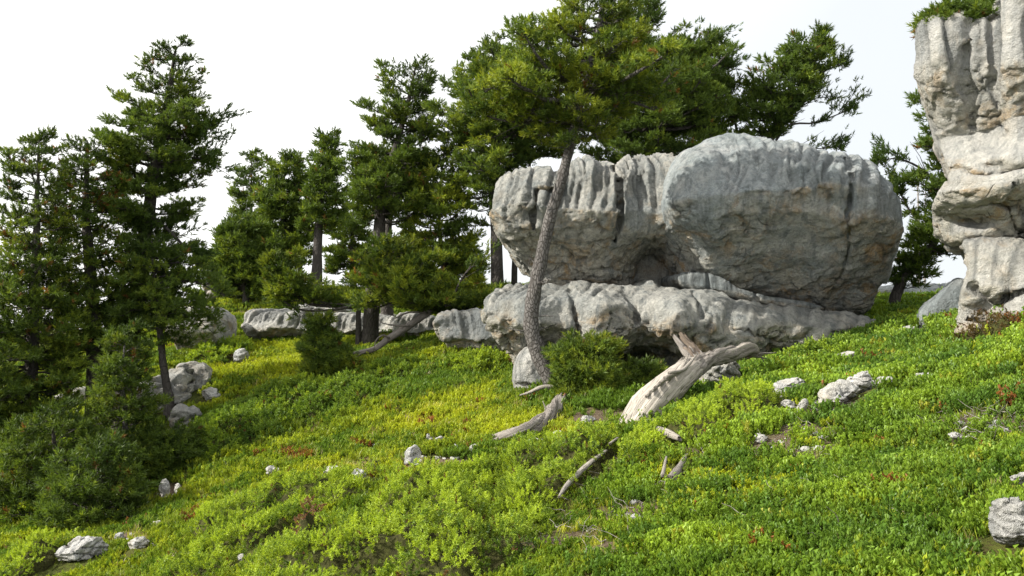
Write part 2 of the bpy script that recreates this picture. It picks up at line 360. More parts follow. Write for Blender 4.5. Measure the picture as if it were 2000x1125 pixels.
# ------------------------------------------------------------------ sculpted limestone
def surface_nets(Fv, org, h):
    s = Fv < 0; nx, ny, nz_ = Fv.shape
    c = sum(s[a:nx - 1 + a, b:ny - 1 + b, d:nz_ - 1 + d].astype(np.int8) for a in (0, 1) for b in (0, 1) for d in (0, 1))
    act = (c > 0) & (c < 8); idx = np.full(act.shape, -1, np.int64); I = np.argwhere(act); idx[act] = np.arange(len(I))
    pos = np.zeros((len(I), 3)); cnt = np.zeros(len(I))
    cor = [(a, b, d) for a in (0, 1) for b in (0, 1) for d in (0, 1)]
    val = {q: Fv[I[:, 0] + q[0], I[:, 1] + q[1], I[:, 2] + q[2]] for q in cor}
    for a in cor:
        for ax in range(3):
            if a[ax] == 0:
                b = list(a); b[ax] = 1; b = tuple(b); va, vb = val[a], val[b]; m = (va < 0) != (vb < 0)
                t = np.where(m, va / np.where(m, va - vb, 1), 0); p = np.array(a, float)[None].repeat(len(I), 0); p[:, ax] = t
                pos += p * m[:, None]; cnt += m
    V = (I + pos / cnt[:, None]) * h + org
    Q = []
    for ax in range(3):
        sl = [slice(None)] * 3; s2 = [slice(None)] * 3; sl[ax] = slice(0, -1); s2[ax] = slice(1, None)
        e = s[tuple(sl)] != s[tuple(s2)]; E = np.argwhere(e); o1, o2 = [k for k in range(3) if k != ax]
        ok = (E[:, o1] > 0) & (E[:, o2] > 0) & (E[:, o1] < Fv.shape[o1] - 1) & (E[:, o2] < Fv.shape[o2] - 1); E = E[ok]
        ins = s[E[:, 0], E[:, 1], E[:, 2]]; q = []
        for (da, db) in ((-1, -1), (0, -1), (0, 0), (-1, 0)):
            c_ = E.copy(); c_[:, o1] += da; c_[:, o2] += db; q.append(idx[c_[:, 0], c_[:, 1], c_[:, 2]])
        q = np.stack(q, -1); fl = ins if ax != 1 else ~ins
        q[~fl] = q[~fl][:, ::-1]; Q.append(q)
    return V, np.concatenate(Q)
def seg_dist(px, pz, poly, closed=False):
    n = len(poly); d = np.full(px.shape, 1e9)
    for k in range(n if closed else n - 1):
        a = poly[k]; b = poly[(k + 1) % n]; e = b - a; L = e @ e + 1e-12
        t = np.clip(((px - a[0]) * e[0] + (pz - a[1]) * e[1]) / L, 0, 1)
        d = np.minimum(d, np.hypot(px - a[0] - t * e[0], pz - a[1] - t * e[1]))
    return d
def inside(px, pz, poly):
    m = np.zeros(px.shape, bool); n = len(poly)
    for k in range(n):
        a = poly[k]; b = poly[(k + 1) % n]; c = (a[1] > pz) != (b[1] > pz)
        m ^= c & (px < (b[0] - a[0]) * (pz - a[1]) / (b[1] - a[1] + 1e-12) + a[0])
    return m
def rock(name, label, outline, D, front, back, rnd, h, mat, cracks=(), dents=(), flute=0.03, fspace=0.15, fdepth=1.0,
         rough=1.0, shelter_bias=0.0, seed=0, flute_x=None, turn=0.0):
    """outline in photo pixels at depth D; front/back: thickness as list of (pixel row, metres) from the mid plane;
    cracks: (pixel polyline, half width m, depth m); dents: (px, py, rx_px, ry_px, push in metres)."""
    tr = D2R(turn); ct, st = math.cos(tr), math.sin(tr); D = D / ct
    def P(px, py, d):      # on the plane at distance d along the rock's own facing direction -> local (x', d, z)
        r = ray(px, py); t = np.asarray(d, float) / (r[..., 0] * st + r[..., 1] * ct)
        return np.stack([t * (r[..., 0] * ct - r[..., 1] * st), t * (r[..., 0] * st + r[..., 1] * ct), CAM[2] + t * r[..., 2]], -1)
    def toW(q): return np.stack([q[..., 0] * ct + q[..., 1] * st, -q[..., 0] * st + q[..., 1] * ct, q[..., 2]], -1)
    fmx = max(f[1] for f in front); Do = D - max(fmx - rnd * 0.8, 0) ; Dc = D - 0.8 * fmx
    o3 = P([q[0] for q in outline], [q[1] for q in outline], Do); o3[:, 2] = P([q[0] for q in outline], [q[1] for q in outline], D - 0.25 * fmx)[:, 2]; poly = smooth_line(np.vstack([o3, o3[:1]])[:, [0, 2]], len(outline) * 4)[:-1]
    lo = poly.min(0) - 0.2; hi = poly.max(0) + 0.2
    rows = np.array([f[0] for f in front], float); fz = P(1000 + 0 * rows, rows, Dc)[:, 2]; ff = np.array([f[1] for f in front], float)
    rb = np.array([f[0] for f in back], float); bz = P(1000 + 0 * rb, rb, D)[:, 2]; bf = np.array([f[1] for f in back], float)
    ymin = D - ff.max() - 0.35; ymax = D + bf.max() + 0.35
    xs = np.arange(lo[0], hi[0], h); ys = np.arange(ymin, ymax, h); zs = np.arange(lo[1], hi[1], h)
    X2, Z2 = np.meshgrid(xs, zs, indexing='ij')
    d2 = seg_dist(X2, Z2, poly, True); d2 = np.where(inside(X2, Z2, poly), -d2, d2)
    warp = 0.25 * n2(X2, Z2, 0.7, seed + 0.5, 2)
    FT = np.interp(-(Z2 + warp), -fz, ff); BT = np.interp(-Z2, -bz, bf)
    FT = FT + 0.16 * n2(X2, Z2, 0.9, seed + 2.0, 3) * rough
    px2, py2 = project(toW(np.stack([X2, np.full_like(X2, Dc), Z2], -1)))
    for (a, b, rx, ry, push) in dents:
        FT = FT - push * np.exp(-(((px2 - a) / rx) ** 2 + ((py2 - b) / ry) ** 2) ** 1.5)
    cut = np.zeros_like(X2)
    for (pl, w, dep) in cracks:
        q = P([c[0] for c in pl], [c[1] for c in pl], Dc)[:, [0, 2]]
        dd = seg_dist(X2 + 0.035 * n2(X2, Z2, 4.0, 7.7, 2), Z2 + 0.035 * n2(X2, Z2, 4.0, 3.3, 2), q)
        ww = w * (1 + 0.5 * n2(X2, Z2, 3.0, 1.7, 2))
        cut = np.maximum(cut, dep * np.exp(-(dd / np.maximum(ww, 0.3 * w)) ** 2))
    Yv = ys[None, :, None] - D
    side = np.where(Yv < 0, -Yv - (FT - cut)[:, None, :], Yv - BT[:, None, :])
    q1 = d2[:, None, :] + rnd; q2 = side + rnd * 0.8
    Fv = np.hypot(np.maximum(q1, 0), np.maximum(q2, 0)) + np.minimum(np.maximum(q1, q2), 0) - rnd
    Fv = np.maximum(Fv, -5).astype(np.float32)
    V, Q = surface_nets(Fv, np.array([xs[0], ys[0], zs[0]]), h)
    N = normals(V, Q)
    if (N * (V - V.mean(0))).sum() < 0: Q = Q[:, ::-1]; N = -N
    # local height of the top above each vertex, for the rain flutes
    top = np.array([poly[np.abs(poly[:, 0] - x) < 0.25, 1].max() if (np.abs(poly[:, 0] - x) < 0.25).any() else hi[1] for x in xs])
    tz = np.interp(V[:, 0], xs, top) - V[:, 2]
    sp = seed * 3.1
    # flow coordinate runs round the block so flutes keep going on its sides
    fl_c = V[:, 0] * 0.9 + 0.55 * np.sin(V[:, 1] * 0.9) + 0.10 * n2(V[:, 0], V[:, 2], 0.9, sp, 2)
    f1 = np.stack([fl_c / fspace, 0.10 * V[:, 2] / fspace, 0 * fl_c + sp], -1)
    ph = perlin(f1) * 1.2 + 0.45 * perlin(f1 * np.array([2.3, 1.6, 1]))
    fl = 1 - np.abs(np.clip(ph * 2.3, -1, 1)); fl = fl ** 1.3 + 0.30 * (1 - np.abs(np.clip(perlin(f1 * np.array([2.7, 1.4, 1]) + 50) * 2, -1, 1))) ** 2
    fm = (1 - sstep(fdepth * 0.45, fdepth, tz + 0.3 * n2(V[:, 0], V[:, 2], 1.7, sp + 4, 2))) * sstep(-0.45, 0.05, N[:, 2])
    fm = fm * (0.55 + 0.45 * sstep(-0.2, 0.3, n2(V[:, 0], V[:, 2] * 0.3, 0.8, sp + 9, 2)))
    if flute_x is not None:
        vx, _ = project(toW(V)); fm = fm * np.interp(vx, [f[0] for f in flute_x], [f[1] for f in flute_x])
    V = V - N * (fl * fm * flute)[:, None]
    shel = np.clip(sstep(0.10, -0.40, N[:, 2]) * 0.8 + sstep(fdepth * 0.7, fdepth * 1.8, tz + 0.5 * n2(V[:, 0], V[:, 2], 1.1, seed + 6.0, 3)) * 0.5 + 0.6 * fbm(V * 1.3 + seed, 3) + shelter_bias, 0, 1)
    rr = fbm(V * 1.9 + seed, 4, 0.5); pits = fbm(V * np.array([7, 7, 8]) + 31 + seed, 3, 0.6)
    ws = V + 0.12 * np.stack([perlin(V * 2.1 + 5), perlin(V * 2.1 + 55), perlin(V * 2.1 + 95)], -1)
    a1, a2, p1 = worley(ws * np.array([1.5, 1.5, 1.9]) + seed * 2.7); b1, b2, p2 = worley(ws * np.array([3.7, 3.7, 5.2]) + seed); c1, c2, p3 = worley(ws * np.array([9.5, 9.5, 12]) + seed * 5)
    fr = sstep(0.25, 0.75, shel + 0.35 * fbm(V * 0.9 + 71, 2))
    k2 = sstep(0.10, 0.0, b2 - b1) * sstep(-0.1, 0.35, perlin(V * 1.7 + 200)); k1 = sstep(0.05, 0.0, a2 - a1) * sstep(-0.2, 0.2, perlin(V * 1.1 + 300))
    V = V + N * rough * (0.05 * rr + fr * (0.085 * p1 + 0.045 * p2 + 0.022 * p3) + (1 - fr) * (0.008 * p2 + 0.012 * fbm(V * 9, 3)) - fr * 0.05 * k1 - fr * 0.035 * k2
                 - 0.05 * (0.10 + 0.5 * fr) * sstep(0.30, 0.6, pits) + 0.010 * fbm(V * 18, 2))[:, None]
    V = toW(V)
    o = mk(name, V, Q, mat, None, True, {'shelter': shel, 'groove': np.clip(fl * fm * 0.9 + fr * k2 * 0.7 + fr * k1 + sstep(0.35, 0.6, pits) * 0.25, 0, 1)})
    return tag(o, label, 'rock')

# big rounded boulder
rock('boulder', 'huge rounded grey limestone boulder, largest and rightmost block resting on the long ledge',
     [(1288,430),(1298,365),(1325,315),(1362,290),(1392,270),(1425,256),(1455,256),(1490,266),(1520,274),(1560,282),(1600,297),(1650,312),(1692,320),(1725,345),(1748,390),(1760,440),(1763,500),(1752,560),(1738,606),(1700,625),(1640,612),(1570,600),(1500,585),(1420,565),(1345,552),(1325,530),(1312,495),(1295,460)],
     13.2, [(240,0.9),(300,1.55),(400,2.05),(450,1.95),(500,1.55),(560,1.25),(630,1.0)], [(240,1.0),(400,2.0),(640,1.6)], 0.75, 0.033, ROCK, turn=11,
     cracks=[([(1648,312),(1650,360),(1645,420),(1652,470),(1658,520),(1646,560)], 0.018, 0.16),
             ([(1330,545),(1400,540),(1440,565),(1500,582),(1580,596)], 0.02, 0.10),
             ([(1400,262),(1418,300),(1422,340)], 0.10, 0.10), ([(1545,276),(1560,330),(1575,370)], 0.05, 0.08)],
     dents=[(1700,590,60,60,0.45),(1560,560,120,60,0.25),(1340,500,40,60,0.3),(1620,400,30,120,0.1),(1420,560,60,40,-0.2)],
     flute=0.12, fspace=0.21, fdepth=1.9, rough=0.6, shelter_bias=-0.22, seed=1, flute_x=[(1290,0),(1400,0.15),(1440,0.9),(1640,1),(1700,0.5),(1760,0.3)])
# fluted upper left boulder
rock('boulder', 'pale limestone boulder with deep vertical rain flutes, behind the curved pine trunk',
     [(960,425),(963,385),(980,350),(1010,332),(1060,326),(1105,330),(1122,314),(1160,306),(1200,310),(1213,318),(1232,303),(1270,297),(1330,303),(1400,330),(1420,420),(1400,540),(1345,556),(1290,560),(1220,562),(1120,560),(1072,558),(1050,535),(1015,505),(985,470)],
     13.1, [(290,0.7),(330,1.15),(420,1.55),(460,1.45),(500,1.05),(550,0.75),(600,0.7)], [(290,0.8),(420,1.6),(600,1.4)], 0.5, 0.030, ROCKA,
     cracks=[([(1210,312),(1208,360),(1206,420),(1200,470)], 0.022, 0.35), ([(1050,372),(1046,400),(1042,450)], 0.03, 0.2),
             ([(1050,374),(1085,370)], 0.03, 0.14), ([(1100,540),(1180,545),(1260,540),(1300,548)], 0.015, 0.10), ([(1180,520),(1240,530)], 0.015, 0.10)],
     dents=[(1305,520,36,55,1.5),(1260,520,40,40,0.35),(1080,520,50,40,0.2),(1265,400,35,120,0.25),(1120,480,60,30,-0.1)],
     flute=0.13, fspace=0.17, fdepth=1.75, rough=0.7, seed=2)
# lower ledge
rock('rock_ledge', 'long undercut limestone ledge carrying the two big boulders',
     [(942,605),(948,578),(972,560),(1030,553),(1095,556),(1122,548),(1170,552),(1230,558),(1262,556),(1290,546),(1325,560),(1400,572),(1480,590),(1560,600),(1640,607),(1705,618),(1716,634),(1700,700),(1640,760),(1500,790),(1300,800),(1150,800),(1040,790),(1012,740),(1004,700),(985,660),(955,628)],
     12.6, [(540,0.9),(580,1.6),(635,1.8),(670,1.65),(710,1.4),(770,1.3)], [(540,1.8),(800,1.8)], 0.42, 0.033, ROCKA,
     cracks=[([(1118,560),(1116,600),(1122,650),(1150,700)], 0.035, 0.22), ([(1228,560),(1232,600),(1240,630)], 0.03, 0.2), ([(1358,575),(1358,620)], 0.022, 0.14),
             ([(1320,640),(1310,680),(1325,740)], 0.04, 0.2), ([(1010,660),(1080,672),(1140,660)], 0.02, 0.1), ([(1420,640),(1500,660),(1560,650)], 0.02, 0.09)],
     dents=[(1262,715,55,52,1.3),(1190,720,55,45,0.5),(1080,715,50,55,0.5),(1355,700,36,50,-0.2),(1310,610,24,40,-0.1),(1170,590,40,45,-0.12),(1030,590,50,40,-0.12)],
     flute=0.06, fspace=0.22, fdepth=0.55, rough=1.05, seed=3, shelter_bias=0.05)
rock('rock_slab', 'thin tilted limestone slab wedged under the huge rounded boulder',
     [(1322,548),(1330,536),(1375,534),(1415,546),(1450,566),(1520,582),(1590,592),(1610,604),(1560,604),(1480,592),(1400,575),(1335,562)],
     12.5, [(520,0.72),(560,0.75),(610,0.72)], [(520,1.0),(620,1.0)], 0.08, 0.022, ROCK, flute=0.01, rough=0.35, seed=8, shelter_bias=-0.1,
     cracks=[([(1375,536),(1380,572)], 0.02, 0.08), ([(1470,572),(1474,592)], 0.02, 0.08)])
rock('boulder', 'pale cream limestone foot standing in the grass left of the curved trunk',
     [(1005,760),(1002,730),(1012,700),(1030,680),(1055,684),(1075,712),(1095,735),(1100,775),(1095,800),(1010,800)],
     10.9, [(670,0.35),(730,0.5),(800,0.55)], [(670,0.6),(800,0.7)], 0.16, 0.02, ROCKW, flute=0.0, rough=0.8, seed=4,
     cracks=[([(1003,755),(1040,752),(1085,758)], 0.02, 0.12), ([(1040,752),(1042,780)], 0.015, 0.09)])
# right pillar
rock('rock_pillar', 'tall overhanging limestone pillar at the right edge with shrubs on its top',
     [(1784,150),(1786,90),(1800,66),(1840,54),(1890,50),(1930,62),(1945,30),(1975,5),(2010,-25),(2120,-60),(2260,-20),(2330,150),(2330,380),(2250,470),(2050,474),(1960,468),(1890,478),(1850,478),(1822,455),(1817,415),(1835,385),(1852,362),(1842,330),(1826,290),(1805,225),(1790,190)],
     9.0, [(-80,0.5),(40,0.95),(200,1.15),(300,0.95),(355,0.72),(400,1.0),(440,1.05),(475,0.7)], [(-80,1.0),(480,1.4)], 0.36, 0.025, ROCKW, turn=33,
     cracks=[([(1937,40),(1940,120),(1950,200),(1965,260)], 0.03, 0.12), ([(1860,330),(1930,345),(2010,330)], 0.03, 0.10), ([(1880,402),(1930,392),(1965,402),(1990,450)], 0.025, 0.14),
             ([(1892,60),(1890,150),(1900,230)], 0.05, 0.10)],
     dents=[(1905,425,34,16,0.3),(1950,330,30,14,0.15),(1900,270,60,50,0.15),(1840,140,35,80,-0.12),(1985,160,40,110,-0.2),(1850,430,30,30,0.15)],
     flute=0.06, fspace=0.24, fdepth=1.7, rough=0.6, seed=5, shelter_bias=-0.2)
rock('rock_pedestal', 'bright cream limestone pedestal under the overhanging pillar at the right edge',
     [(1882,490),(1885,472),(1950,465),(2080,465),(2250,460),(2300,600),(2300,760),(1870,740),(1866,650),(1872,610),(1876,570),(1888,530)],
     8.9, [(455,0.65),(520,0.85),(600,0.95),(760,1.0)], [(455,1.2),(760,1.5)], 0.2, 0.025, ROCKW, turn=33,
     cracks=[([(1900,560),(1950,590),(2010,570)], 0.03, 0.14), ([(1890,620),(1940,640)], 0.02, 0.1)],
     dents=[(1930,600,40,30,0.15)], flute=0.0, rough=0.9, seed=6, shelter_bias=0.45)
rock('boulder', 'grey leaning boulder at the foot of the pillar on its left side',
     [(1790,640),(1796,605),(1830,575),(1866,545),(1890,550),(1900,600),(1900,690),(1800,690)],
     10.2, [(540,0.3),(600,0.5),(690,0.6)], [(540,0.5),(690,0.7)], 0.18, 0.028, ROCK, turn=30, flute=0.0, rough=0.8, seed=7)
# back ledge and middle distance blocks
def fl_ledge(label, out, D, seed, mat=ROCKW, fd=0.45, th=0.8, fs=0.17, fl=0.09, name='rock_ledge', sb=0.0):
    y0 = min(q[1] for q in out); y1 = max(q[1] for q in out)
    return rock(name, label, out, D, [(y0 - 5, th * 0.7), (y0 + (y1 - y0) * 0.45, th), (y0 + (y1 - y0) * 0.7, th * 0.45), (y1, th * 0.35)],
                [(y0 - 5, 1.0), (y1, 1.0)], 0.13, 0.032, mat, flute=fl, fspace=fs, fdepth=fd, rough=0.8, seed=seed, shelter_bias=sb)
fl_ledge('pale fluted rock ledge behind the grass, left of the small round pine', [(466,632),(474,606),(540,604),(610,608),(625,625),(628,670),(600,700),(520,700),(485,670)], 18.2, 11)
fl_ledge('low blue-grey rock ledge between the round pine and the dark stump', [(615,640),(622,611),(690,612),(760,614),(775,640),(775,690),(620,690)], 18.5, 12)
fl_ledge('pale low rock ledge right of the dark tree stump', [(768,660),(775,612),(830,614),(862,630),(880,655),(885,690),(775,690)], 17.9, 13)
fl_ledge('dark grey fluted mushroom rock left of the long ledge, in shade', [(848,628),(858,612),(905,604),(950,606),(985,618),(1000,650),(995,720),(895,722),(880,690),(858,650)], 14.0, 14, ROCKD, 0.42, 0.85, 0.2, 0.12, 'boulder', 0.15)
fl_ledge('cream rock block half hidden behind the drooping pine branch at left', [(328,640),(332,606),(360,598),(392,602),(412,630),(408,700),(340,705)], 16.4, 15, ROCKW, 0.4, 0.6, 0.3, 0.03, 'boulder', 0.3)
fl_ledge('grey blocky rocks on the terrace beside the leaning broken log', [(392,560),(396,522),(425,515),(450,525),(470,545),(478,590),(400,592)], 23.5, 16, ROCK, 0.3, 0.6, 0.3, 0.03, 'boulder')
fl_ledge('grey rock seen in the gap right of the huge boulder', [(1750,590),(1760,562),(1800,553),(1850,556),(1900,560),(1920,620),(1750,620)], 17.0, 17, ROCK, 0.3, 0.6, 0.4, 0.02, 'boulder')
fl_ledge('cream rock slab under the low horizontal pine on the terrace', [(570,612),(580,598),(630,592),(665,598),(672,618),(575,622)], 19.5, 18, ROCKW, 0.2, 0.5, 0.4, 0.02, 'rock_slab')
fl_ledge('grey rock peeping over the top of the pillar between the shrubs', [(1935,20),(1945,0),(1970,-12),(1992,0),(1990,40),(1940,40)], 9.6, 19, ROCKW, 0.3, 0.3, 0.4, 0.01, 'boulder')

def ico(sub):
    import bmesh
    bm = bmesh.new(); bmesh.ops.create_icosphere(bm, subdivisions=sub, radius=1.0)
    V = np.array([v.co[:] for v in bm.verts]); F = np.array([[v.index for v in f.verts] for f in bm.faces]); bm.free(); return V, F
ICO = {k: ico(k) for k in (3, 4, 5)}
CLEAR = []
def near_clear(x, y):
    m = np.zeros(x.shape)
    for (a, b, r) in CLEAR: m = np.maximum(m, sstep(1.3, 0.85, np.hypot((x - a) / (r + 0.05), (y - b + 0.25 * r + 0.05) / (r + 0.12))))
    return m
def stone(label, px, py, w, hgt, seed, d=None, sub=4, tilt=0.0, mat=None, sink=0.25, cuts=9, name='rock'):
    """stone whose visible foot sits at photo pixel (px,py), w x hgt pixels."""
    p = hit(px, py) if d is None else P(px, py, d); k = p[1] / FPX; CLEAR.append((p[0], p[1] + w * k * 0.2, w * k / 2)); rs = np.random.RandomState(seed)
    V, F = ICO[sub]; V = V.copy()
    for c in range(cuts):
        n = rs.normal(size=3); n[2] *= 0.6; n /= np.linalg.norm(n); q = rs.uniform(0.45, 0.85)
        dd = V @ n - q; V -= n * (np.maximum(dd, 0) * 0.92)[:, None]
    V = V / np.abs(V).max(0); a = w * k / 2; c = hgt * k / (2 - sink)
    V = V * np.array([a, a * 0.75, c]); r = math.radians(tilt)
    V = np.stack([V[:, 0] * math.cos(r) - V[:, 2] * math.sin(r), V[:, 1], V[:, 0] * math.sin(r) + V[:, 2] * math.cos(r)], -1)
    N = normals(V, F); s = 1.4 / max(a, 0.05)
    sc = a * 0.16
    lay = np.abs(perlin(V * np.array([2.2, 2.2, 5.5]) / a * 0.6 + seed * 3.3))
    V = V + N * (sc * fbm(V * s + seed * 7.1, 4, 0.55) - sc * 1.1 * sstep(0.14, 0.0, lay))[:, None]
    V = V + np.array([p[0], p[1] + a * 0.4, p[2] + c * (1 - sink)])
    o = mk(name, V, F, mat or ROCKS, None, True, {'shelter': np.clip(0.3 + 0.5 * fbm(V * 3, 2), 0, 1), 'groove': sstep(0.08, 0.0, lay) * 0.5})
    return tag(o, label, 'rock')
STONES = [
 ('pale rounded rock nestled behind the bleached dead trunk', 1410, 758, 100, 66, 21, dict(sub=5, mat=ROCKW)),
 ('small pale rock pinned low behind the bleached trunk', 1376, 745, 28, 22, 22, {}),
 ('creased grey-white rock in the grass right of the bleached trunk', 1552, 775, 78, 34, 23, dict(sub=5, tilt=6)),
 ('narrow white stone standing below the creased rock', 1568, 812, 20, 34, 24, dict(tilt=-25)),
 ('tiny white stone left below the creased rock', 1540, 796, 30, 12, 25, {}),
 ('long white rock outcrop, lower left block of the pair in the right meadow', 1640, 794, 82, 40, 26, dict(sub=5, tilt=12)),
 ('upper right block of the white outcrop in the right meadow', 1690, 766, 62, 36, 27, dict(sub=5, tilt=22)),
 ('flat end stone right of the white meadow outcrop', 1730, 752, 40, 14, 28, dict(tilt=12)),
 ('flat grey stone sunk in the shrubs right of the outcrop', 1812, 742, 44, 14, 29, {}),
 ('low grey rock in grass below the right end of the ledge', 1650, 708, 60, 18, 30, dict(tilt=15)),
 ('big pale rock cut by the right edge of the foreground', 1990, 1080, 105, 100, 31, dict(sub=5, mat=ROCKW, sink=0.2)),
 ('small pale stone at the right edge above the big one', 1998, 948, 40, 22, 32, {}),
 ('white chip stone in the leaves left of the meadow outcrop', 1486, 868, 30, 16, 33, {}),
 ('pale stone under the dense little pine beside the weathered log', 1150, 832, 30, 20, 34, {}),
 ('small stone below the weathered log', 1090, 855, 20, 13, 35, {}),
 ('white stone just under the tip of the weathered log', 1045, 872, 34, 14, 36, {}),
 ('cracked grey rock in the middle of the grass gully', 803, 908, 38, 36, 37, dict(sub=4)),
 ('white stones left of the cracked grey gully rock', 698, 944, 34, 26, 38, {}),
 ('flat slanting stone left in the gully grass', 645, 922, 34, 12, 39, dict(tilt=18)),
 ('bluish stone farthest left in the gully', 532, 932, 30, 20, 40, {}),
 ('small white stone right of the cracked gully rock, in pair', 858, 868, 26, 14, 41, {}),
 ('small white stone above the cracked gully rock', 838, 862, 16, 12, 42, {}),
 ('pale stone near the shrub edge right of the gully rock', 890, 882, 16, 16, 43, {}),
 ('pale stone in shrub edge below the grassy hollow', 925, 886, 22, 18, 44, {}),
 ('tiny chip stone among the orange leaves of the gully', 735, 876, 22, 9, 45, {}),
 ('long pale rock lying in grass at the bottom left', 148, 1102, 96, 42, 46, dict(sub=5, tilt=10)),
 ('small pale stone in the bottom left scree, upper one', 232, 1058, 22, 16, 47, {}),
 ('broken pale stone in the bottom left scree, right one', 268, 1072, 44, 22, 48, dict(tilt=20)),
 ('pale stone under the low pine boughs at left', 318, 974, 26, 36, 49, {}),
 ('narrow stone right of the one under the pine boughs', 346, 968, 14, 22, 50, {}),
 ('small white stone in the grass below the pine boughs', 305, 1028, 24, 9, 51, {}),
 ('pale slab rock under the left pines, highest of three', 368, 768, 80, 62, 52, dict(tilt=35, mat=ROCKW)),
 ('long pale slab rock behind the young pine at left', 300, 812, 150, 74, 53, dict(tilt=32, mat=ROCKW, sub=5)),
 ('pale flat rock below the long slab at left', 346, 842, 84, 48, 54, dict(tilt=18, mat=ROCKW)),
 ('grey rock at the right of the slabs under the left pines', 408, 782, 44, 28, 55, dict(tilt=8)),
 ('small dark creased rock in the bright grass below the ledge', 466, 708, 36, 28, 56, {}),
 ('sunlit slab rock far behind the left trunks', 130, 800, 110, 36, 57, dict(tilt=28, mat=ROCKW)),
 ('grey stone at the bottom between the low shrubs', 470, 1098, 14, 16, 58, {}),
 ('pale rock on the terrace under the tall trees', 540, 585, 40, 18, 59, dict(mat=ROCKW)),
 ('white flat rock slabs lying by the boulder gap, front of the grass', 1775, 650, 50, 12, 60, dict(tilt=5)),
 ('small white stone below the pillar foot', 1822, 656, 18, 10, 61, {}),
 ('pale stone in the leaves at far right above the bare patch', 1870, 862, 30, 14, 62, {}),
]
for (lb, a, b, w_, h_, sd_, kw) in STONES: stone(lb, a, b, w_, h_, sd_, **kw)
# loose chips along the gully: too many to count
acc = Acc(); rs = np.random.RandomState(5); V3, F3 = ICO[3]
V1, F1 = ico(2)
for (a, b, rx, ry, n) in [(820, 905, 160, 22, 70), (270, 1050, 60, 25, 26), (1600, 800, 110, 20, 24), (560, 612, 90, 6, 30), (1230, 1010, 60, 20, 5), (1920, 830, 90, 26, 20), (330, 965, 60, 15, 12), (1560, 870, 60, 25, 14)]:
    for _ in range(n):
        x_ = a + rs.normal() * rx * 0.6; y_ = b + rs.normal() * ry * 0.6 - (x_ - a) * (0.22 if a == 820 else 0.1)
        p = hit(x_, y_); s = rs.uniform(0.015, 0.055); s *= 0.75; V = V1.copy()
        for _c in range(5):
            nn_ = rs.normal(size=3); nn_ /= np.linalg.norm(nn_); V -= nn_ * np.maximum(V @ nn_ - rs.uniform(0.3, 0.7), 0)[:, None]
        V = V * np.array([s * rs.uniform(1.0, 2.0), s, s * 0.7])
        V = V * (1 + 0.35 * perlin(V / s * 1.3 + _ * 9.1)[:, None]) + p + np.array([0, 0, s * 0.15])
        acc.add(V, F1, shelter=np.full(len(V), 0.2), groove=np.zeros(len(V)))
tag(acc.build('rubble', ROCKS), 'loose pale limestone chips scattered in the grass', 'rubble', None, 'stuff')

# ------------------------------------------------------------------ conifers
def tuft_template(n, length, nl, w, seed, spread=(0.35, 1.15)):
    rs = np.random.RandomState(seed); V = np.zeros((n, 3, 3)); S = np.zeros((n, 3))
    for k in range(n):
        a = k * 2.39996; f = (k + 0.5) / n; z = length * (0.1 + 0.9 * f); el = spread[1] - (spread[1] - spread[0]) * f + rs.normal() * 0.12
        if k > n - 4: el *= 0.5
        d = np.array([math.cos(a) * math.sin(el), math.sin(a) * math.sin(el), math.cos(el)])
        s = np.cross(d, rs.normal(size=3)); s /= np.linalg.norm(s); b = np.array([0, 0, z]); L = nl * rs.uniform(0.8, 1.15)
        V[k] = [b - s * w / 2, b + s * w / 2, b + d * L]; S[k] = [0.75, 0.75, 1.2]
    return V.reshape(-1, 3), S.reshape(-1)
T_NEAR = tuft_template(13, 0.065, 0.062, 0.0150, 1, (0.35, 1.35))
T_MID = tuft_template(10, 0.085, 0.078, 0.022, 2, (0.35, 1.35))
T_FAR = tuft_template(8, 0.12, 0.10, 0.034, 3, (0.35, 1.35))
def scatter(pos, dirs, scale, tmpl, tint, rs):
    Vt, S = tmpl; M = len(pos); d = dirs / (np.linalg.norm(dirs, axis=1)[:, None] + 1e-9)
    a = np.cross(d, rs.normal(size=(M, 3))); a /= np.linalg.norm(a, axis=1)[:, None] + 1e-9; b = np.cross(d, a)
    V = pos[:, None] + scale[:, None, None] * (Vt[None, :, 0:1] * a[:, None] + Vt[None, :, 1:2] * b[:, None] + Vt[None, :, 2:3] * d[:, None])
    C = np.clip(tint[:, None] * S[None, :, None], 0, 1)
    n = len(Vt); F = (np.arange(M * n).reshape(-1, 3)); return V.reshape(-1, 3), F, C.reshape(-1, 3)
G_DARK = np.array([0.050, 0.088, 0.020]); G_MID = np.array([0.095, 0.145, 0.024]); G_YEL = np.array([0.25, 0.29, 0.032]); G_BRN = np.array([0.20, 0.095, 0.035])
def needle_tint(pos, rs, yellow=0.4, brown=0.01, seed=0):
    n = fbm(pos * 1.6 + seed * 5, 3) + 0.35 * rs.normal(size=len(pos)); k = sstep(-0.6, 0.9, n + (yellow - 0.5) * 1.4)[:, None]
    c = G_DARK * 1.15 * (1 - k) + G_MID * 1.25 * k; k2 = (sstep(0.1, 1.2, n + yellow - 0.3) * yellow * 1.3)[:, None].clip(0, 1)
    c = c * (1 - k2) + G_YEL * k2
    br = (sstep(0.50, 0.62, fbm(pos * 1.1 + 40 + seed, 2)) * (rs.rand(len(pos)) < 0.30 * min(1, brown * 40)) + (rs.rand(len(pos)) < brown * 0.5)) > 0.5
    c[br] = G_BRN * rs.uniform(0.6, 1.2, (br.sum(), 1)); return c * rs.uniform(0.8, 1.15, (len(pos), 1))
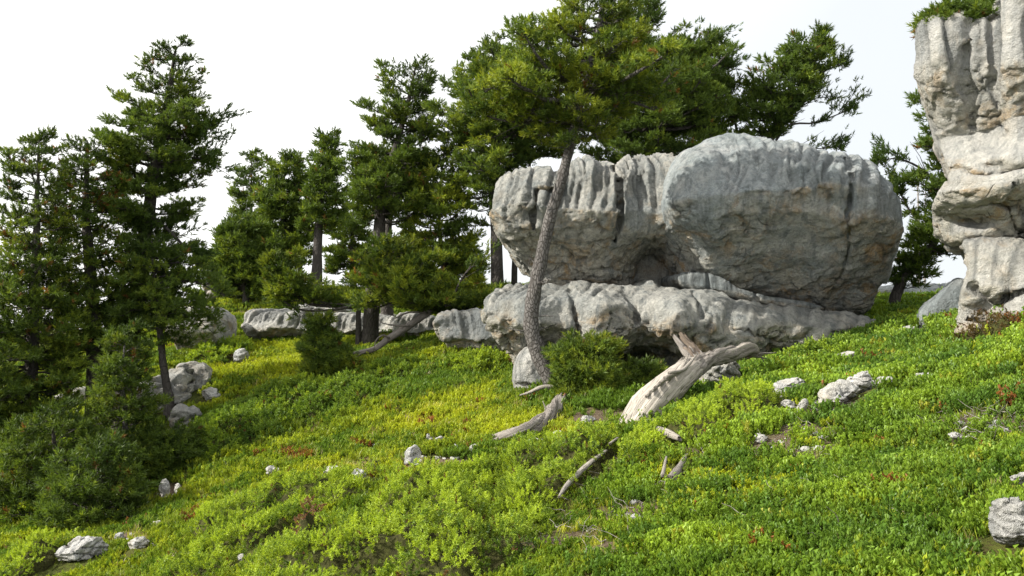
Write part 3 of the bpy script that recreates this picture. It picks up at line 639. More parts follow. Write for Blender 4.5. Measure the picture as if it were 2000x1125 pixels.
def pine(label, trunk, d, r0, crown, nbr, seed, lod='mid', yellow=0.4, bark=None, r1=None, rise=(0.55, 0.05), fill=1.0, dens=1.0, group='mountain pines',
         tsize=1.0, name='pine_tree', twig_from=0.28, dy=0.85, brown=0.01, dead=0, cat='pine tree', sag=0.12):
    rs = np.random.RandomState(seed); tm = {'near': T_NEAR, 'mid': T_MID, 'far': T_FAR}[lod]; bark = bark or BARKD
    tp = np.array([[t[0], t[1], t[2] if len(t) > 2 else 0] for t in trunk], float); tp = smooth_line(tp, 22)
    pts = P(tp[:, 0], tp[:, 1], d + tp[:, 2])
    gz = ground(pts[0:1, 0], pts[0:1, 1])[0] - 0.15
    if gz < pts[0, 2] and name != 'pine_shrub': pts = np.vstack([[pts[0, 0], pts[0, 1], gz], pts])
    m = len(pts)
    wob = np.stack([0.04 * perlin(np.c_[pts[:, 2] * 1.1, np.full(m, seed), np.zeros(m)]), 0.05 * perlin(np.c_[pts[:, 2] * 1.1, np.full(m, seed + 9.0), np.zeros(m)]), np.zeros(m)], -1)
    pts = pts + wob * np.linspace(0.3, 1, m)[:, None]
    rad = np.interp(np.linspace(0, 1, m), [0, 0.08, 0.5, 1], [r0 * 1.35, r0, r0 * 0.66, r1 or r0 * 0.10])
    sides = 14 if lod == 'near' else 9
    T = thing(name, label, cat, group=group); T.location = tuple(pts[0])
    w = Acc(); V, F = tube(smooth_line(pts, 70) if lod == 'near' else pts, np.interp(np.linspace(0, 1, 70), np.linspace(0, 1, m), rad) if lod == 'near' else rad, sides)
    V = V + normals(V, F) * (0.12 * r0 * fbm(V * np.array([9, 9, 5]) + seed, 3))[:, None]; w.add(V, F)
    cy = np.array([c[0] for c in crown], float); cl = np.array([c[1] for c in crown], float); crr = np.array([c[2] for c in crown], float)
    wid = (crr - cl); cdf = np.cumsum(np.interp(np.linspace(cy[0], cy[-1], 200), cy, wid) ** 0.6); cdf /= cdf[-1]
    tpz = np.asarray(pts[:, 2]); order = np.argsort(tpz); k_m = d / FPX
    nbr = int(nbr * 1.08); r0 = r0 * 0.82
    pos = []; dr = []; br_list = []
    ztop = P(1000, cy[0], d)[2]; zbot = P(1000, cy[-1], d)[2]
    for b in range(nbr):
        py = np.interp((b + rs.rand()) / nbr, cdf, np.linspace(cy[0], cy[-1], 200)); zt = P(1000, py, d)[2]
        tx = np.interp(zt, tpz[order], pts[order, 0]); tpx = project(np.array([tx, d, zt]))[0]
        phi = b * 2.39996 + rs.normal() * 0.35; c_, s_ = math.cos(phi), math.sin(phi)
        eR = max((np.interp(py, cy, crr) - tpx) * k_m, 0.12); eL = max((tpx - np.interp(py, cy, cl)) * k_m, 0.12)
        ex_ = eR if c_ > 0 else eL; ey_ = (min(eR, 1.8 * eL) + min(eL, 1.8 * eR)) * 0.5 * dy
        L = 1 / math.sqrt((c_ / ex_) ** 2 + (s_ / max(ey_, 0.1)) ** 2) * rs.uniform(0.5, 1.08)
        hrel = (zt - zbot) / max(ztop - zbot, 0.1); ri = rise[1] + (rise[0] - rise[1]) * hrel ** 1.3 + rs.normal() * 0.15
        z0 = zt - ri * L
        z0 = np.clip(z0, tpz.min() + 0.1, tpz.max()); o = np.array([np.interp(z0, tpz[order], pts[order, q]) for q in range(3)])
        s = np.linspace(0, 1, 7); dirh = np.array([c_, s_, 0.0]); per = np.array([-s_, c_, 0.0])
        bend = rs.normal() * 0.16
        C = o + dirh * (L * s)[:, None] + per * (bend * L * np.sin(s * 2.2))[:, None]
        C[:, 2] += (zt - z0) * s - sag * L * np.sin(math.pi * s) + 0.05 * L * rs.normal(size=7) * s
        br = max(0.035 * L, 0.010) * min(1, r0 / 0.1); br_list.append(L)
        V, F = tube(C, np.linspace(br, br * 0.25, 7), 5); w.add(V, F)
        nt = max(4, int(L * 13 * fill)); tpos = rs.uniform(twig_from * 0.6, 1.0, nt) ** 0.9
        for q, u in enumerate(np.sort(tpos)):
            base = np.array([np.interp(u, s, C[:, 0]), np.interp(u, s, C[:, 1]), np.interp(u, s, C[:, 2])])
            sg = 1 if q % 2 else -1; an = sg * rs.uniform(0.35, 1.15); 
            hd = dirh * math.cos(an) + per * math.sin(an); tl = (0.13 + 0.34 * L * (1.08 - u)) * rs.uniform(0.6, 1.15); tl = min(tl, 0.62)
            td = hd + np.array([0, 0, rs.uniform(-0.1, 0.55)]); td /= np.linalg.norm(td)
            tip = base + td * tl; V, F = tube(np.stack([base, base + td * tl * 0.5 + np.array([0, 0, -0.02 * tl]), tip]), [0.008, 0.006, 0.003], 3); w.add(V, F)
            nq = max(2, int(tl / 0.09 * dens)); uu = np.linspace(0.15, 0.9, nq) + rs.normal(size=nq) * 0.06
            pos.append(base + td * (tl * uu)[:, None] + rs.normal(size=(nq, 3)) * np.array([0.03, 0.03, 0.02])); dr.append(td * 0.6 + np.array([0, 0, 0.55]) + rs.normal(size=(nq, 3)) * 0.35)
            nc = int((5 + 14 * tl) * dens); w3 = rs.normal(size=(nc, 3)); w3 /= np.linalg.norm(w3, axis=1)[:, None]; w3[:, 2] = np.abs(w3[:, 2]) * 1.1 - 0.25
            cr3 = rs.uniform(0.05, 0.10) + 0.10 * tl
            pos.append(tip + w3 * cr3 * rs.uniform(0.5, 1.0, (nc, 1)) * np.array([1, 1, 0.75])); dr.append(w3 + td * 0.35 + np.array([0, 0, 0.35]))
        pos.append(C[-1:] ); dr.append(dirh[None] + np.array([[0, 0, 0.5]]))
    for q in range(12):
        pos.append(pts[-1:] + rs.normal(size=(1, 3)) * 0.025 * np.array([1, 1, 1.5]) - np.array([[0, 0, 0.02 * q]])); dr.append(rs.normal(size=(1, 3)) * 0.6 + np.array([[0, 0, 1.0]]))
    for q in range(dead):
        u = rs.uniform(0.15, 0.6); o = pts[int(u * (m - 1))]; a = rs.uniform(0, 6.28); L = rs.uniform(0.15, 0.5)
        C = o + np.array([math.cos(a), math.sin(a), 0.15]) * (np.linspace(0, 1, 5) * L)[:, None] + rs.normal(size=(5, 3)) * 0.03 * np.linspace(0, 1, 5)[:, None]
        V, F = tube(C, np.linspace(0.014, 0.004, 5), 4); w.add(V, F)
    t = w.build('trunk', bark, T, True); t.location = -Vector(T.location)
    pos = np.concatenate(pos); dr = np.concatenate(dr)
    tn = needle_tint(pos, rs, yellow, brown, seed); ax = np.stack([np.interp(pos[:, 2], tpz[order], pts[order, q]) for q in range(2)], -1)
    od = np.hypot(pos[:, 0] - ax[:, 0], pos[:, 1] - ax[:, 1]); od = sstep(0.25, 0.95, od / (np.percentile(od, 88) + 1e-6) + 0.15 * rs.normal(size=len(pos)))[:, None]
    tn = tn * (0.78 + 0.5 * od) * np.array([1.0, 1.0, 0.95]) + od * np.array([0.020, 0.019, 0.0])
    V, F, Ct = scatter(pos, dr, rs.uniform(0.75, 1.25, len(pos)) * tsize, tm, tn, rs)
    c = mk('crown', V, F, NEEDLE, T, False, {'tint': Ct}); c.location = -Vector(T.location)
    global NT_COUNT; NT_COUNT += len(F)
    return T
NT_COUNT = 0
# left group
pine('tallest dark pine of the left group, thick trunk and layered boughs', [(236,850),(262,620),(278,500),(292,400),(312,280),(330,180),(345,92)], 13.0, 0.16,
     [(82,325,365),(140,290,388),(200,236,398),(235,222,424),(280,205,418),(320,205,418),(350,215,350),(400,200,385),(450,250,435),(500,240,440),(560,210,400),(640,200,380)], 120, 101, 'near', 0.30, rise=(0.5, 0.0), fill=1.25, dens=1.2)
pine('pine with a slim dark trunk left of the tallest one', [(186,760),(182,640),(176,520),(168,440),(168,350),(170,275)], 12.4, 0.125,
     [(272,150,205),(310,120,240),(360,118,250),(420,100,250),(470,110,240),(540,60,200),(620,50,250),(700,70,260)], 92, 102, 'near', 0.42, rise=(0.6, 0.0), fill=1.1, brown=0.02)
pine('pine at the far left edge with a bushy double top', [(60,900),(62,700),(70,520),(72,400),(78,264)], 11.6, 0.11,
     [(262,62,100),(300,25,125),(360,5,130),(430,-20,135),(520,-40,140),(620,-60,150),(720,-60,170),(840,-60,170)], 118, 103, 'near', 0.45, rise=(0.6, 0.05), fill=1.15, brown=0.03)
pine('drooping pine with branches sweeping down right over the cream rock', [(330,780),(318,700),(305,600),(300,520),(296,470)], 12.6, 0.07,
     [(470,270,330),(520,250,420),(570,240,460),(620,250,490),(655,270,498),(680,270,380)], 40, 104, 'near', 0.3, rise=(0.25, -0.35), fill=1.2, sag=-0.1)
pine('young pine with a pale stem in front of the left trunks', [(246,900),(244,820),(240,740),(243,650)], 10.4, 0.045,
     [(645,232,256),(690,205,290),(740,190,290),(800,170,290),(860,160,300),(910,160,330)], 52, 105, 'near', 0.35, rise=(0.7, 0.1), fill=1.2, bark=BARK)
pine('low bushy pine under the far left pine', [(110,1010),(112,930),(105,860),(100,800)], 9.8, 0.05,
     [(790,80,130),(830,30,180),(880,0,210),(940,-20,230),(990,-10,200)], 48, 106, 'near', 0.22, rise=(0.7, 0.0), fill=0.95)
pine('low pine with wide boughs nearest the bottom left corner', [(190,1020),(196,960),(192,900),(188,870)], 8.9, 0.045,
     [(865,160,225),(900,120,270),(950,70,300),(1000,50,280),(1030,50,220)], 42, 107, 'near', 0.3, rise=(0.6, 0.0), fill=0.9)
pine('dark low pine boughs over the pale stone at left', [(330,960),(325,920),(335,880),(350,830)], 10.6, 0.045,
     [(845,330,380),(870,270,400),(900,240,420),(930,250,340)], 40, 108, 'near', 0.25, rise=(0.5, 0.1), fill=1.2)
pine('shaded pine filling the far left edge under the others', [(-40,960),(-35,800),(-30,700),(-30,600)], 10.8, 0.08,
     [(560,-60,10),(640,-90,40),(720,-100,60),(800,-110,70),(900,-110,80),(1000,-110,60)], 60, 109, 'near', 0.4, rise=(0.5, 0.1), fill=1.1)
# middle distance
pine('far slim pine with thin pale foliage, left of the middle group', [(492,560),(490,440),(492,300)], 25.0, 0.11,
     [(295,482,502),(340,460,520),(390,440,535),(440,435,545),(500,440,540)], 46, 110, 'far', 0.35, fill=0.8)
pine('broad dark pine in the middle group behind the terrace', [(556,570),(552,450),(556,308)], 22.5, 0.13,
     [(300,535,585),(340,510,610),(400,500,620),(450,500,615),(490,490,600)], 64, 111, 'far', 0.35)
pine('narrow pine with bare lower trunk, middle group', [(618,545),(622,450),(632,350),(642,270)], 21.0, 0.15,
     [(262,628,658),(300,610,672),(350,600,680),(410,600,675),(450,590,670)], 52, 112, 'far', 0.32)
pine('tall pine with two dark stems and rounded top, centre left', [(722,668),(730,560),(741,450),(748,370),(790,230),(812,125)], 16.6, 0.19,
     [(120,790,838),(150,745,848),(200,715,855),(250,690,862),(300,690,880),(350,670,900),(400,660,880),(430,680,850)], 80, 113, 'mid', 0.35, fill=1.0)
pine('second stem close beside the tall centre left pine', [(756,560),(758,450),(772,380),(800,310)], 18.4, 0.13,
     [(290,760,850),(330,720,870),(390,710,870)], 26, 114, 'mid', 0.3)
pine('yellow-green pine between the centre trunks and the fluted boulder', [(880,620),(872,560),(862,480),(858,400),(866,300)], 16.6, 0.09,
     [(290,835,900),(330,815,930),(380,795,935),(430,790,935),(480,790,930),(530,780,935),(575,800,950)], 78, 115, 'mid', 0.7)
pine('dark pine with a straight thick trunk against the left of the fluted boulder', [(972,600),(970,470),(966,350),(975,220),(985,90)], 16.2, 0.155,
     [(75,950,1060),(120,900,1090),(170,880,1120),(210,850,1110),(270,860,1080),(330,850,1060),(400,870,1000),(440,880,960)], 92, 116, 'mid', 0.42, fill=1.0)
pine('thin twin trunk beside the dark straight pine', [(1003,590),(1008,480),(1030,350),(1050,240)], 16.8, 0.08,
     [(220,1000,1120),(270,960,1130),(310,980,1100)], 26, 117, 'mid', 0.35)
pine('low pine with horizontal boughs reaching left over the terrace', [(700,600,0),(650,598,0),(600,592,0),(560,560,0),(540,520,0)], 16.5, 0.05,
     [(490,545,600),(520,520,625),(555,515,660),(585,530,680)], 46, 118, 'mid', 0.5, rise=(0.6, 0.2), name='pine_tree')
pine('wide low pine over the fallen leaning stem, yellow-green', [(890,600),(850,590),(800,575),(770,540),(760,470)], 15.2, 0.07,
     [(465,740,800),(500,700,850),(540,680,890),(580,680,930),(605,690,900)], 74, 119, 'mid', 0.65, rise=(0.5, 0.1))
pine('dark pine foliage on the terrace left of the leaning log', [(480,580),(470,520),(466,430)], 20.5, 0.08,
     [(420,445,500),(455,410,535),(500,400,540),(540,405,530),(580,430,520)], 62, 120, 'far', 0.3)
for (lb, bx, by, bw, bh, bd, sd0, yl) in [
    ('low bushy pine at the back left end of the terrace', 420, 590, 90, 90, 24.5, 150, 0.4), ('small back pine under the slim far pine', 500, 585, 90, 80, 25.5, 151, 0.3),
    ('pale back pine right of the twin dark stems', 800, 585, 100, 130, 23, 154, 0.6), ('small back pine left of the thick straight trunk', 905, 590, 90, 120, 20, 155, 0.4)]:
    pine(lb, [(bx, by), (bx + 2, by - bh * 0.5), (bx + 4, by - bh)], bd, 0.06, [(by - bh, bx - 8, bx + 12), (by - bh * .7, bx - bw * .35, bx + bw * .35), (by - bh * .3, bx - bw * .55, bx + bw * .5), (by, bx - bw * .5, bx + bw * .5)], 34, sd0, 'far', yl)
pine('hazy pine far behind the middle trunks', [(690,560),(688,480),(692,380)], 27.0, 0.12,
     [(370,670,720),(430,640,750),(490,630,760),(540,640,750)], 46, 121, 'far', 0.4)
pine('hazy thin pine at the back behind the narrow pine', [(585,560),(587,480),(590,400)], 28.0, 0.1,
     [(390,575,610),(450,560,640),(520,560,640)], 34, 122, 'far', 0.45)
# the curved pine in front of the rock
pine('curved pine with bare scaly trunk rising in front of the fluted boulder', [(1086,760),(1052,690),(1038,630),(1046,555),(1068,455),(1092,365),(1118,270),(1142,160),(1168,60),(1190,-50)], 10.0, 0.122,
     [(-30,1120,1260),(0,1060,1280),(50,1040,1290),(90,960,1290),(130,900,1330),(165,880,1330),(200,870,1290),(235,960,1240),(265,1010,1190),(290,1060,1180)], 54, 130, 'near', 0.66, bark=BARK, r1=0.03,
     rise=(0.45, -0.08), fill=1.2, dens=1.15, dead=9, brown=0.02)
pine('dark pine behind the boulders, right of the curved pine', [(1290,600),(1285,450),(1275,300),(1262,160),(1250,20)], 15.5, 0.15,
     [(0,1170,1290),(50,1130,1300),(90,1120,1400),(130,1120,1425),(180,1130,1425),(230,1150,1400),(270,1130,1380),(300,1090,1350),(325,1100,1300)], 90, 131, 'mid', 0.2, fill=1.15)
pine('pine behind the boulder leaning right, boughs over its left shoulder', [(1390,600),(1400,420),(1390,300),(1370,180),(1365,90)], 16.2, 0.12,
     [(70,1340,1400),(110,1300,1420),(160,1290,1425),(220,1300,1440),(265,1290,1450)], 60, 132, 'mid', 0.35)
pine('wind-bent pine above the huge boulder reaching to the right', [(1450,600),(1480,400),(1500,290),(1530,200),(1570,120),(1592,66)], 15.8, 0.11,
     [(60,1572,1608),(85,1530,1640),(130,1500,1652),(160,1450,1625),(190,1430,1580),(215,1410,1560),(245,1400,1540),(270,1400,1500)], 74, 133, 'mid', 0.28, rise=(0.5, 0.25))
pine('dark crooked pine in the gap between the boulder and the pillar', [(1738,640),(1752,570),(1775,525),(1812,490),(1850,430),(1860,330),(1850,200)], 13.2, 0.10,
     [(170,1775,1850),(240,1780,1850),(290,1705,1850),(335,1700,1860),(380,1800,1870),(430,1775,1880),(480,1765,1885),(530,1775,1890),(560,1790,1890)], 84, 134, 'mid', 0.15, rise=(0.4, 0.0))
# bare reaching branches at the right of the wind-bent pine
def bough(root, pts, d, r, seed, tufts=26, yellow=0.3):
    rs = np.random.RandomState(seed); q = smooth_line(P([p[0] for p in pts], [p[1] for p in pts], d), 12)
    a = Acc(); V, F = tube(q, np.linspace(r, r * 0.2, 12), 6); a.add(V, F); pos = []; dr = []
    for k in range(10):
        u = rs.uniform(0.3, 0.98); b = q[int(u * 11)]; dd = (q[-1] - q[0]); dd = dd / np.linalg.norm(dd) + rs.normal(size=3) * 0.5 + np.array([0, 0, 0.2])
        L = rs.uniform(0.15, 0.4); tip = b + dd * L; V, F = tube(np.stack([b, (b + tip) / 2 + rs.normal(size=3) * 0.02, tip]), [0.009, 0.006, 0.003], 3); a.add(V, F)
        if u > 0.45:
            n = tufts // 5
            pos.append(b + (tip - b) * np.linspace(0.4, 1.05, n)[:, None] + rs.normal(size=(n, 3)) * 0.04); dr.append(dd * 0.5 + np.array([0, 0, 0.4]) + rs.normal(size=(n, 3)) * 0.4)
    n = tufts; pos.append(q[-1] + (q[-3] - q[-1]) * rs.uniform(0, 1, (n, 1)) + rs.normal(size=(n, 3)) * 0.06); dr.append(np.array([0, 0, 0.6]) + (q[-1] - q[0]) * 0.5 + rs.normal(size=(n, 3)) * 0.4)
    o = a.build('branch', BARKD, root, True); o.location = -Vector(root.location)
    pos = np.concatenate(pos); dr = np.concatenate(dr)
    V, F, C = scatter(pos, dr, rs.uniform(0.8, 1.2, len(pos)), T_MID, needle_tint(pos, rs, yellow, 0, seed), rs)
    c = mk('needles', V, F, NEEDLE, o, False, {'tint': C})
wb = [o for o in bpy.data.objects if o.get('label', '').startswith('wind-bent')][0]
bough(wb, [(1505,290), (1540,245), (1590,240), (1640,222), (1665,212)], 15.8, 0.03, 1, 60)
bough(wb, [(1520,235), (1570,205), (1600,190), (1630,195)], 15.8, 0.02, 2, 20)
bough(wb, [(1545,190), (1590,150), (1630,130), (1650,125)], 15.8, 0.03, 3, 50)
bough(wb, [(1500,300), (1560,290), (1610,290), (1645,285)], 15.6, 0.02, 4, 40)
bough(wb, [(1470,330), (1440,260), (1430,200), (1425,160)], 16.0, 0.03, 5, 60)
cg = [o for o in bpy.data.objects if o.get('label', '').startswith('dark crooked')][0]
bough(cg, [(1850,380), (1800,330), (1750,310), (1708,318)], 13.2, 0.03, 6, 60)
bough(cg, [(1820,480), (1790,430), (1770,400), (1740,345)], 13.2, 0.03, 7, 60)
dd_ = [o for o in bpy.data.objects if o.get('label', '').startswith('dark pine behind')][0]
bough(dd_, [(1270,150), (1330,110), (1370,80), (1395,75)], 15.5, 0.03, 8, 50)
bough(dd_, [(1270,200), (1350,170), (1400,140), (1428,130)], 15.5, 0.03, 9, 50)
cv = [o for o in bpy.data.objects if o.get('label', '').startswith('curved pine')][0]
bough(cv, [(1130,215), (1060,190), (980,160), (930,140)], 10.0, 0.035, 10, 60, 0.7)
bough(cv, [(1125,240), (1050,240), (980,235), (920,215)], 10.0, 0.03, 11, 60, 0.7)
tl_ = [o for o in bpy.data.objects if o.get('label', '').startswith('tallest dark')][0]
bough(tl_, [(300,290), (340,260), (390,250), (420,245)], 13.0, 0.035, 12, 70, 0.1)
bough(tl_, [(300,340), (350,310), (390,310), (415,325)], 13.0, 0.035, 13, 70, 0.1)
bough(tl_, [(290,420), (330,450), (370,490), (400,500)], 13.0, 0.04, 14, 70, 0.1)
lp = [o for o in bpy.data.objects if o.get('label', '').startswith('low pine with horizontal')][0]
bough(lp, [(712,588), (660,604), (590,606), (552,585), (540,552)], 16.3, 0.04, 21, 60, 0.5)
bough(lp, [(700,596), (640,592), (600,578), (575,540)], 16.4, 0.03, 22, 60, 0.6)
lw = [o for o in bpy.data.objects if o.get('label', '').startswith('wide low pine')][0]
bough(lw, [(880,590), (810,578), (750,582), (700,598)], 15.0, 0.04, 23, 50, 0.6)
bough(lw, [(870,585), (800,560), (740,545), (690,560)], 15.1, 0.03, 24, 60, 0.7)
bough(lw, [(880,590), (905,540), (925,520), (945,525)], 15.0, 0.03, 25, 50, 0.6)
# dense little pines
pine('small round dark pine standing in the grass below the ledge', [(640,728),(638,690),(625,640),(618,618)], 13.6, 0.04,
     [(617,612,628),(645,602,642),(680,592,672),(712,590,688),(730,600,680)], 50, 140, 'near', 0.5, rise=(0.8, 0.2), fill=1.6, dens=1.3, twig_from=0.2)
pine('dense bushy little pine at the foot of the curved trunk', [(1130,810),(1135,760),(1145,700),(1150,670)], 9.6, 0.04,
     [(662,1120,1175),(690,1088,1200),(720,1078,1205),(755,1084,1212),(785,1095,1205),(800,1105,1190)], 58, 141, 'near', 0.62, rise=(0.7, 0.15), fill=1.5, dens=1.2, twig_from=0.2)
pine('sparse little pine in the shade between the bushy pine and the bleached trunk', [(1240,800),(1245,760),(1255,720)], 9.9, 0.025,
     [(712,1240,1290),(735,1215,1310),(765,1200,1300),(790,1200,1280)], 30, 142, 'near', 0.5, rise=(0.7, 0.15), fill=1.0)
pine('flat dark shrub on top of the pillar, left one', [(1880,75),(1870,62),(1850,50)], 8.55, 0.03,
     [(22,1860,1910),(38,1815,1935),(55,1792,1930),(70,1790,1900)], 46, 143, 'near', 0.55, rise=(0.5, 0.2), fill=1.5, name='pine_shrub', cat='shrub', dy=0.6)
pine('flat dark shrub on top of the pillar, at the frame edge', [(1960,50),(1955,36),(1950,28)], 8.5, 0.03,
     [(-10,1935,2020),(15,1910,2000),(40,1900,1980),(58,1900,1960)], 34, 144, 'near', 0.6, rise=(0.5, 0.2), fill=1.5, name='pine_shrub', cat='shrub', dy=0.6)
# bare snag in the gap
def snag(label, pts, d, r, seed, n=14):
    rs = np.random.RandomState(seed); q = smooth_line(P([p[0] for p in pts], [p[1] for p in pts], d), 14)
    T = thing('dead_tree', label, 'dead tree'); a = Acc(); V, F = tube(q, np.linspace(r, r * .2, 14), 6); a.add(V, F)
    a.build('trunk', DEADD, T, True); 
    for k in range(n):
        b = q[rs.randint(4, 13)]; an = rs.uniform(0, 6.28); L = rs.uniform(0.15, 0.5)
        c = b + np.array([math.cos(an), math.sin(an) * .6, 0.1]) * (np.linspace(0, 1, 4) * L)[:, None] + rs.normal(size=(4, 3)) * 0.02
        V, F = tube(c, np.linspace(.012, .004, 4), 4); mk('branch', V, F, DEADD, T, True)
snag('thin bare dead tree far away in the gap left of the pillar', [(1795,560), (1794,450), (1792,330)], 19.0, 0.05, 3)
snag('second bare dead pole just right of the thin bare one', [(1806,560), (1806,460), (1807,370)], 20.0, 0.035, 4, 8)

# ------------------------------------------------------------------ dead wood
def log_mesh(pts, rad, seed, sides=26, groove=0.16, twist=2.0, n=60, jag=0.0, flat=1.0):
    q = smooth_line(pts, n); r = np.interp(np.linspace(0, 1, n), np.linspace(0, 1, len(rad)), rad)
    V, F = tube(q, r, sides, flat=flat); N = normals(V, F)
    if ((V - np.repeat(q, sides, 0)) * N).sum() < 0: F = F[:, ::-1]; N = -N
    along = np.repeat(np.r_[0, np.cumsum(np.linalg.norm(np.diff(q, axis=0), axis=1))], sides); th = np.tile(np.arange(sides) * 2 * math.pi / sides, n) + along * twist
    g = np.stack([np.cos(th) * 1.5, np.sin(th) * 1.5, along * 0.9 + seed], -1); rr = np.repeat(r, sides)
    V = V + N * (rr * (groove * fbm(g * 1.3, 3, 0.6) - groove * 1.6 * sstep(0.10, 0, np.abs(perlin(g * 1.1 + 5)))))[:, None]
    if jag:
        t, a, b = frames(q); e = np.arange(len(V)) >= len(V) - sides
        V[e] += t[-1] * (jag * (0.5 + fbm(g[e] * 2.5, 2)))[:, None]; V[:sides] -= t[0] * (jag * (0.5 + fbm(g[:sides] * 2.5 + 8, 2)))[:, None]
    # close the ends
    V = np.vstack([V, q[0] + (q[1] - q[0]) * 0.3, q[-1] - (q[-1] - q[-2]) * 0.3]); j = np.arange(sides); k = (j + 1) % sides; m = (n - 1) * sides
    C = np.concatenate([np.stack([k, j, np.full(sides, len(V) - 2)], -1), np.stack([m + j, m + k, np.full(sides, len(V) - 1)], -1)])
    g = np.vstack([g, g[:1], g[-1:]]) 
    return V, [F, C], {'grain': g * np.array([1.6, 1.6, 0.45])}
def log(name, pts, rad, seed, mat, parent=None, **kw):
    V, F, A = log_mesh(pts, rad, seed, **kw); return mk(name, V, F, mat, parent, True, A)
def onG(l, up=0.05):
    o = []
    for (a, b) in l: p = hit(a, b); o.append(p + np.array([0, 0, up])); CLEAR.append((p[0], p[1] - 0.04, 0.03))
    return np.array(o)
def Pl(l): return P([q[0] for q in l], [q[1] for q in l], [q[2] for q in l])
T = thing('dead_tree', 'big bleached dead tree trunk leaning in front of the ledge', 'dead trunk')
log('trunk', Pl([(1222,850,7.9), (1262,800,8.0), (1312,752,8.2), (1350,722,8.5), (1384,707,8.75)]), [0.14, 0.20, 0.175, 0.14, 0.07], 1, DEAD, T, jag=0.05, sides=44, n=90, twist=0.7, groove=0.09)
for k in range(7):
    rs = np.random.RandomState(k + 150); j = lambda v: rs.normal() * v
    log('root_strand', Pl([(1352 + j(6), 722 + j(5), 8.45), (1392 + j(5), 704 + j(4) - k, 8.62), (1430 + j(5), 690 + j(5), 8.8 + j(.04)), (1466 + j(6), 684 + j(6), 9.0), (1488 + j(14), 690 + j(7), 9.15)]),
        [0.075, 0.06, 0.045, 0.032, 0.006], 160 + k, DEADD if k != 2 else DEAD, T, sides=12, n=36, jag=0.03, groove=0.3, flat=0.7)
for k in range(10):
    rs = np.random.RandomState(k + 50); o = (k - 4.5) * 3.6; hgt_ = rs.uniform(0, 22)
    log('splinter', Pl([(1366 + o * 0.8, 712, 8.7), (1352 + o, 688 + 0.3 * o, 8.85), (1328 + o * 0.9 + hgt_ * 0.5, 652 + hgt_ + 0.25 * o, 9.0)]), [0.05, 0.05, 0.022], 60 + k, DEADB if k % 3 else DEADD, T, sides=10, n=18, jag=0.05, groove=0.4, flat=0.7)
for k in range(6):
    rs = np.random.RandomState(k + 80); o = rs.uniform(-10, 10)
    log('splinter', Pl([(1262 + k * 9, 800 - k * 9 - 26, 7.85), (1292 + k * 9, 745 - k * 5, 8.15), (1330 + k * 6 + o, 700 - k * 2, 8.5)]), [0.018, 0.024, 0.005], 90 + k, DEAD, T, sides=8, n=14, jag=0.01)
T = thing('fallen_log', 'dark weathered curved log lying left of the curved trunk foot', 'log')
log('trunk', onG([(972,868), (1010,862), (1050,845), (1078,820), (1096,792)], 0.07), [0.05, 0.085, 0.10, 0.10, 0.07], 5, DEADD, T, jag=0.10, groove=0.34, sides=36, n=70)
log('branch', Pl([(1062,815,8.7), (1066,800,8.6), (1060,783,8.6)]), [0.02, 0.012, 0.004], 6, DEAD, T, sides=8, n=12)
log('branch', Pl([(982,846,8.55), (1010,838,8.55), (1040,828,8.6)]), [0.01, 0.03, 0.02], 7, DEADD, T, sides=10, n=16)
T = log('root', Pl([(1015,772,9.75), (1035,766,9.75), (1060,756,9.75), (1098,757,9.8)]), [0.008, 0.022, 0.03, 0.035], 8, DEAD, None, sides=14, n=30)
tag(T, 'pale bare root curling out from the foot of the curved pine', 'root')
T = log('fallen_branch', onG([(1092,1006), (1108,985), (1132,956), (1156,934), (1184,912)], 0.13) , [0.010, 0.020, 0.024, 0.020, 0.012], 9, DEAD, None, sides=14, n=30, jag=0.02)
tag(T, 'bleached bare branch sticking out of the juniper in the foreground', 'branch')
T = log('fallen_branch', onG([(1192,905), (1206,893)], 0.17), [0.010, 0.008], 10, DEAD, None, sides=10, n=10, jag=0.02); tag(T, 'short bleached stick end above the long bare branch', 'branch')
T = log('wood_chunk', onG([(1284,858), (1304,868), (1326,880)], 0.10), [0.025, 0.04, 0.02], 11, DEAD, None, sides=14, n=16, jag=0.05); tag(T, 'broken white piece of dead wood below the bleached trunk', 'wood')
T = log('fallen_branch', onG([(1262,838), (1278,832), (1286,818)], 0.06), [0.03, 0.02, 0.008], 13, DEAD, None, sides=10, n=14); tag(T, 'small bleached forked stick at the lower end of the dead trunk', 'branch')
T = log('fallen_branch', onG([(1294,958), (1298,938), (1302,918)], 0.10), [0.014, 0.013, 0.008], 14, DEAD, None, sides=10, n=14); tag(T, 'short upright pale stick in the leaves, middle of the foreground', 'branch')
T = log('wood_chunk', onG([(1310,950), (1325,930), (1340,905)], 0.05), [0.035, 0.03, 0.012], 15, DEADD, None, sides=14, n=16, jag=0.05); tag(T, 'dark rotten stump piece beside the upright pale stick', 'wood')
T = thing('fallen_log', 'leaning grey stem with side branches below the yellow-green low pine', 'log')
log('trunk', Pl([(690,690,14.4), (730,682,14.4), (762,660,14.6), (800,635,14.8), (850,602,15.1), (880,592,15.2)]), [0.03, 0.06, 0.07, 0.075, 0.085, 0.09], 16, DEADD, T, sides=12, n=40)
for k, l in enumerate([[(760,660,14.5), (748,655,14.4), (735,664,14.3), (730,684,14.3)], [(800,636,14.7), (775,636,14.6), (745,630,14.5), (740,618,14.5)], [(720,684,14.4), (700,694,14.2), (672,712,14.0)], [(835,612,14.9), (800,610,14.7), (770,622,14.6)], [(705,688,14.4), (680,690,14.3), (660,684,14.2)]]):
    log('branch', Pl(l), [0.025, 0.018, 0.012, 0.006][:len(l)], 20 + k, DEADD, T, sides=7, n=14)
T = log('fallen_log', Pl([(412,578,22.5), (432,560,22.5), (462,525,22.6)]), [0.18, 0.15, 0.13], 18, DEADD, None, sides=14, n=20, jag=0.1); tag(T, 'broken grey log leaning up on the terrace rocks', 'log')
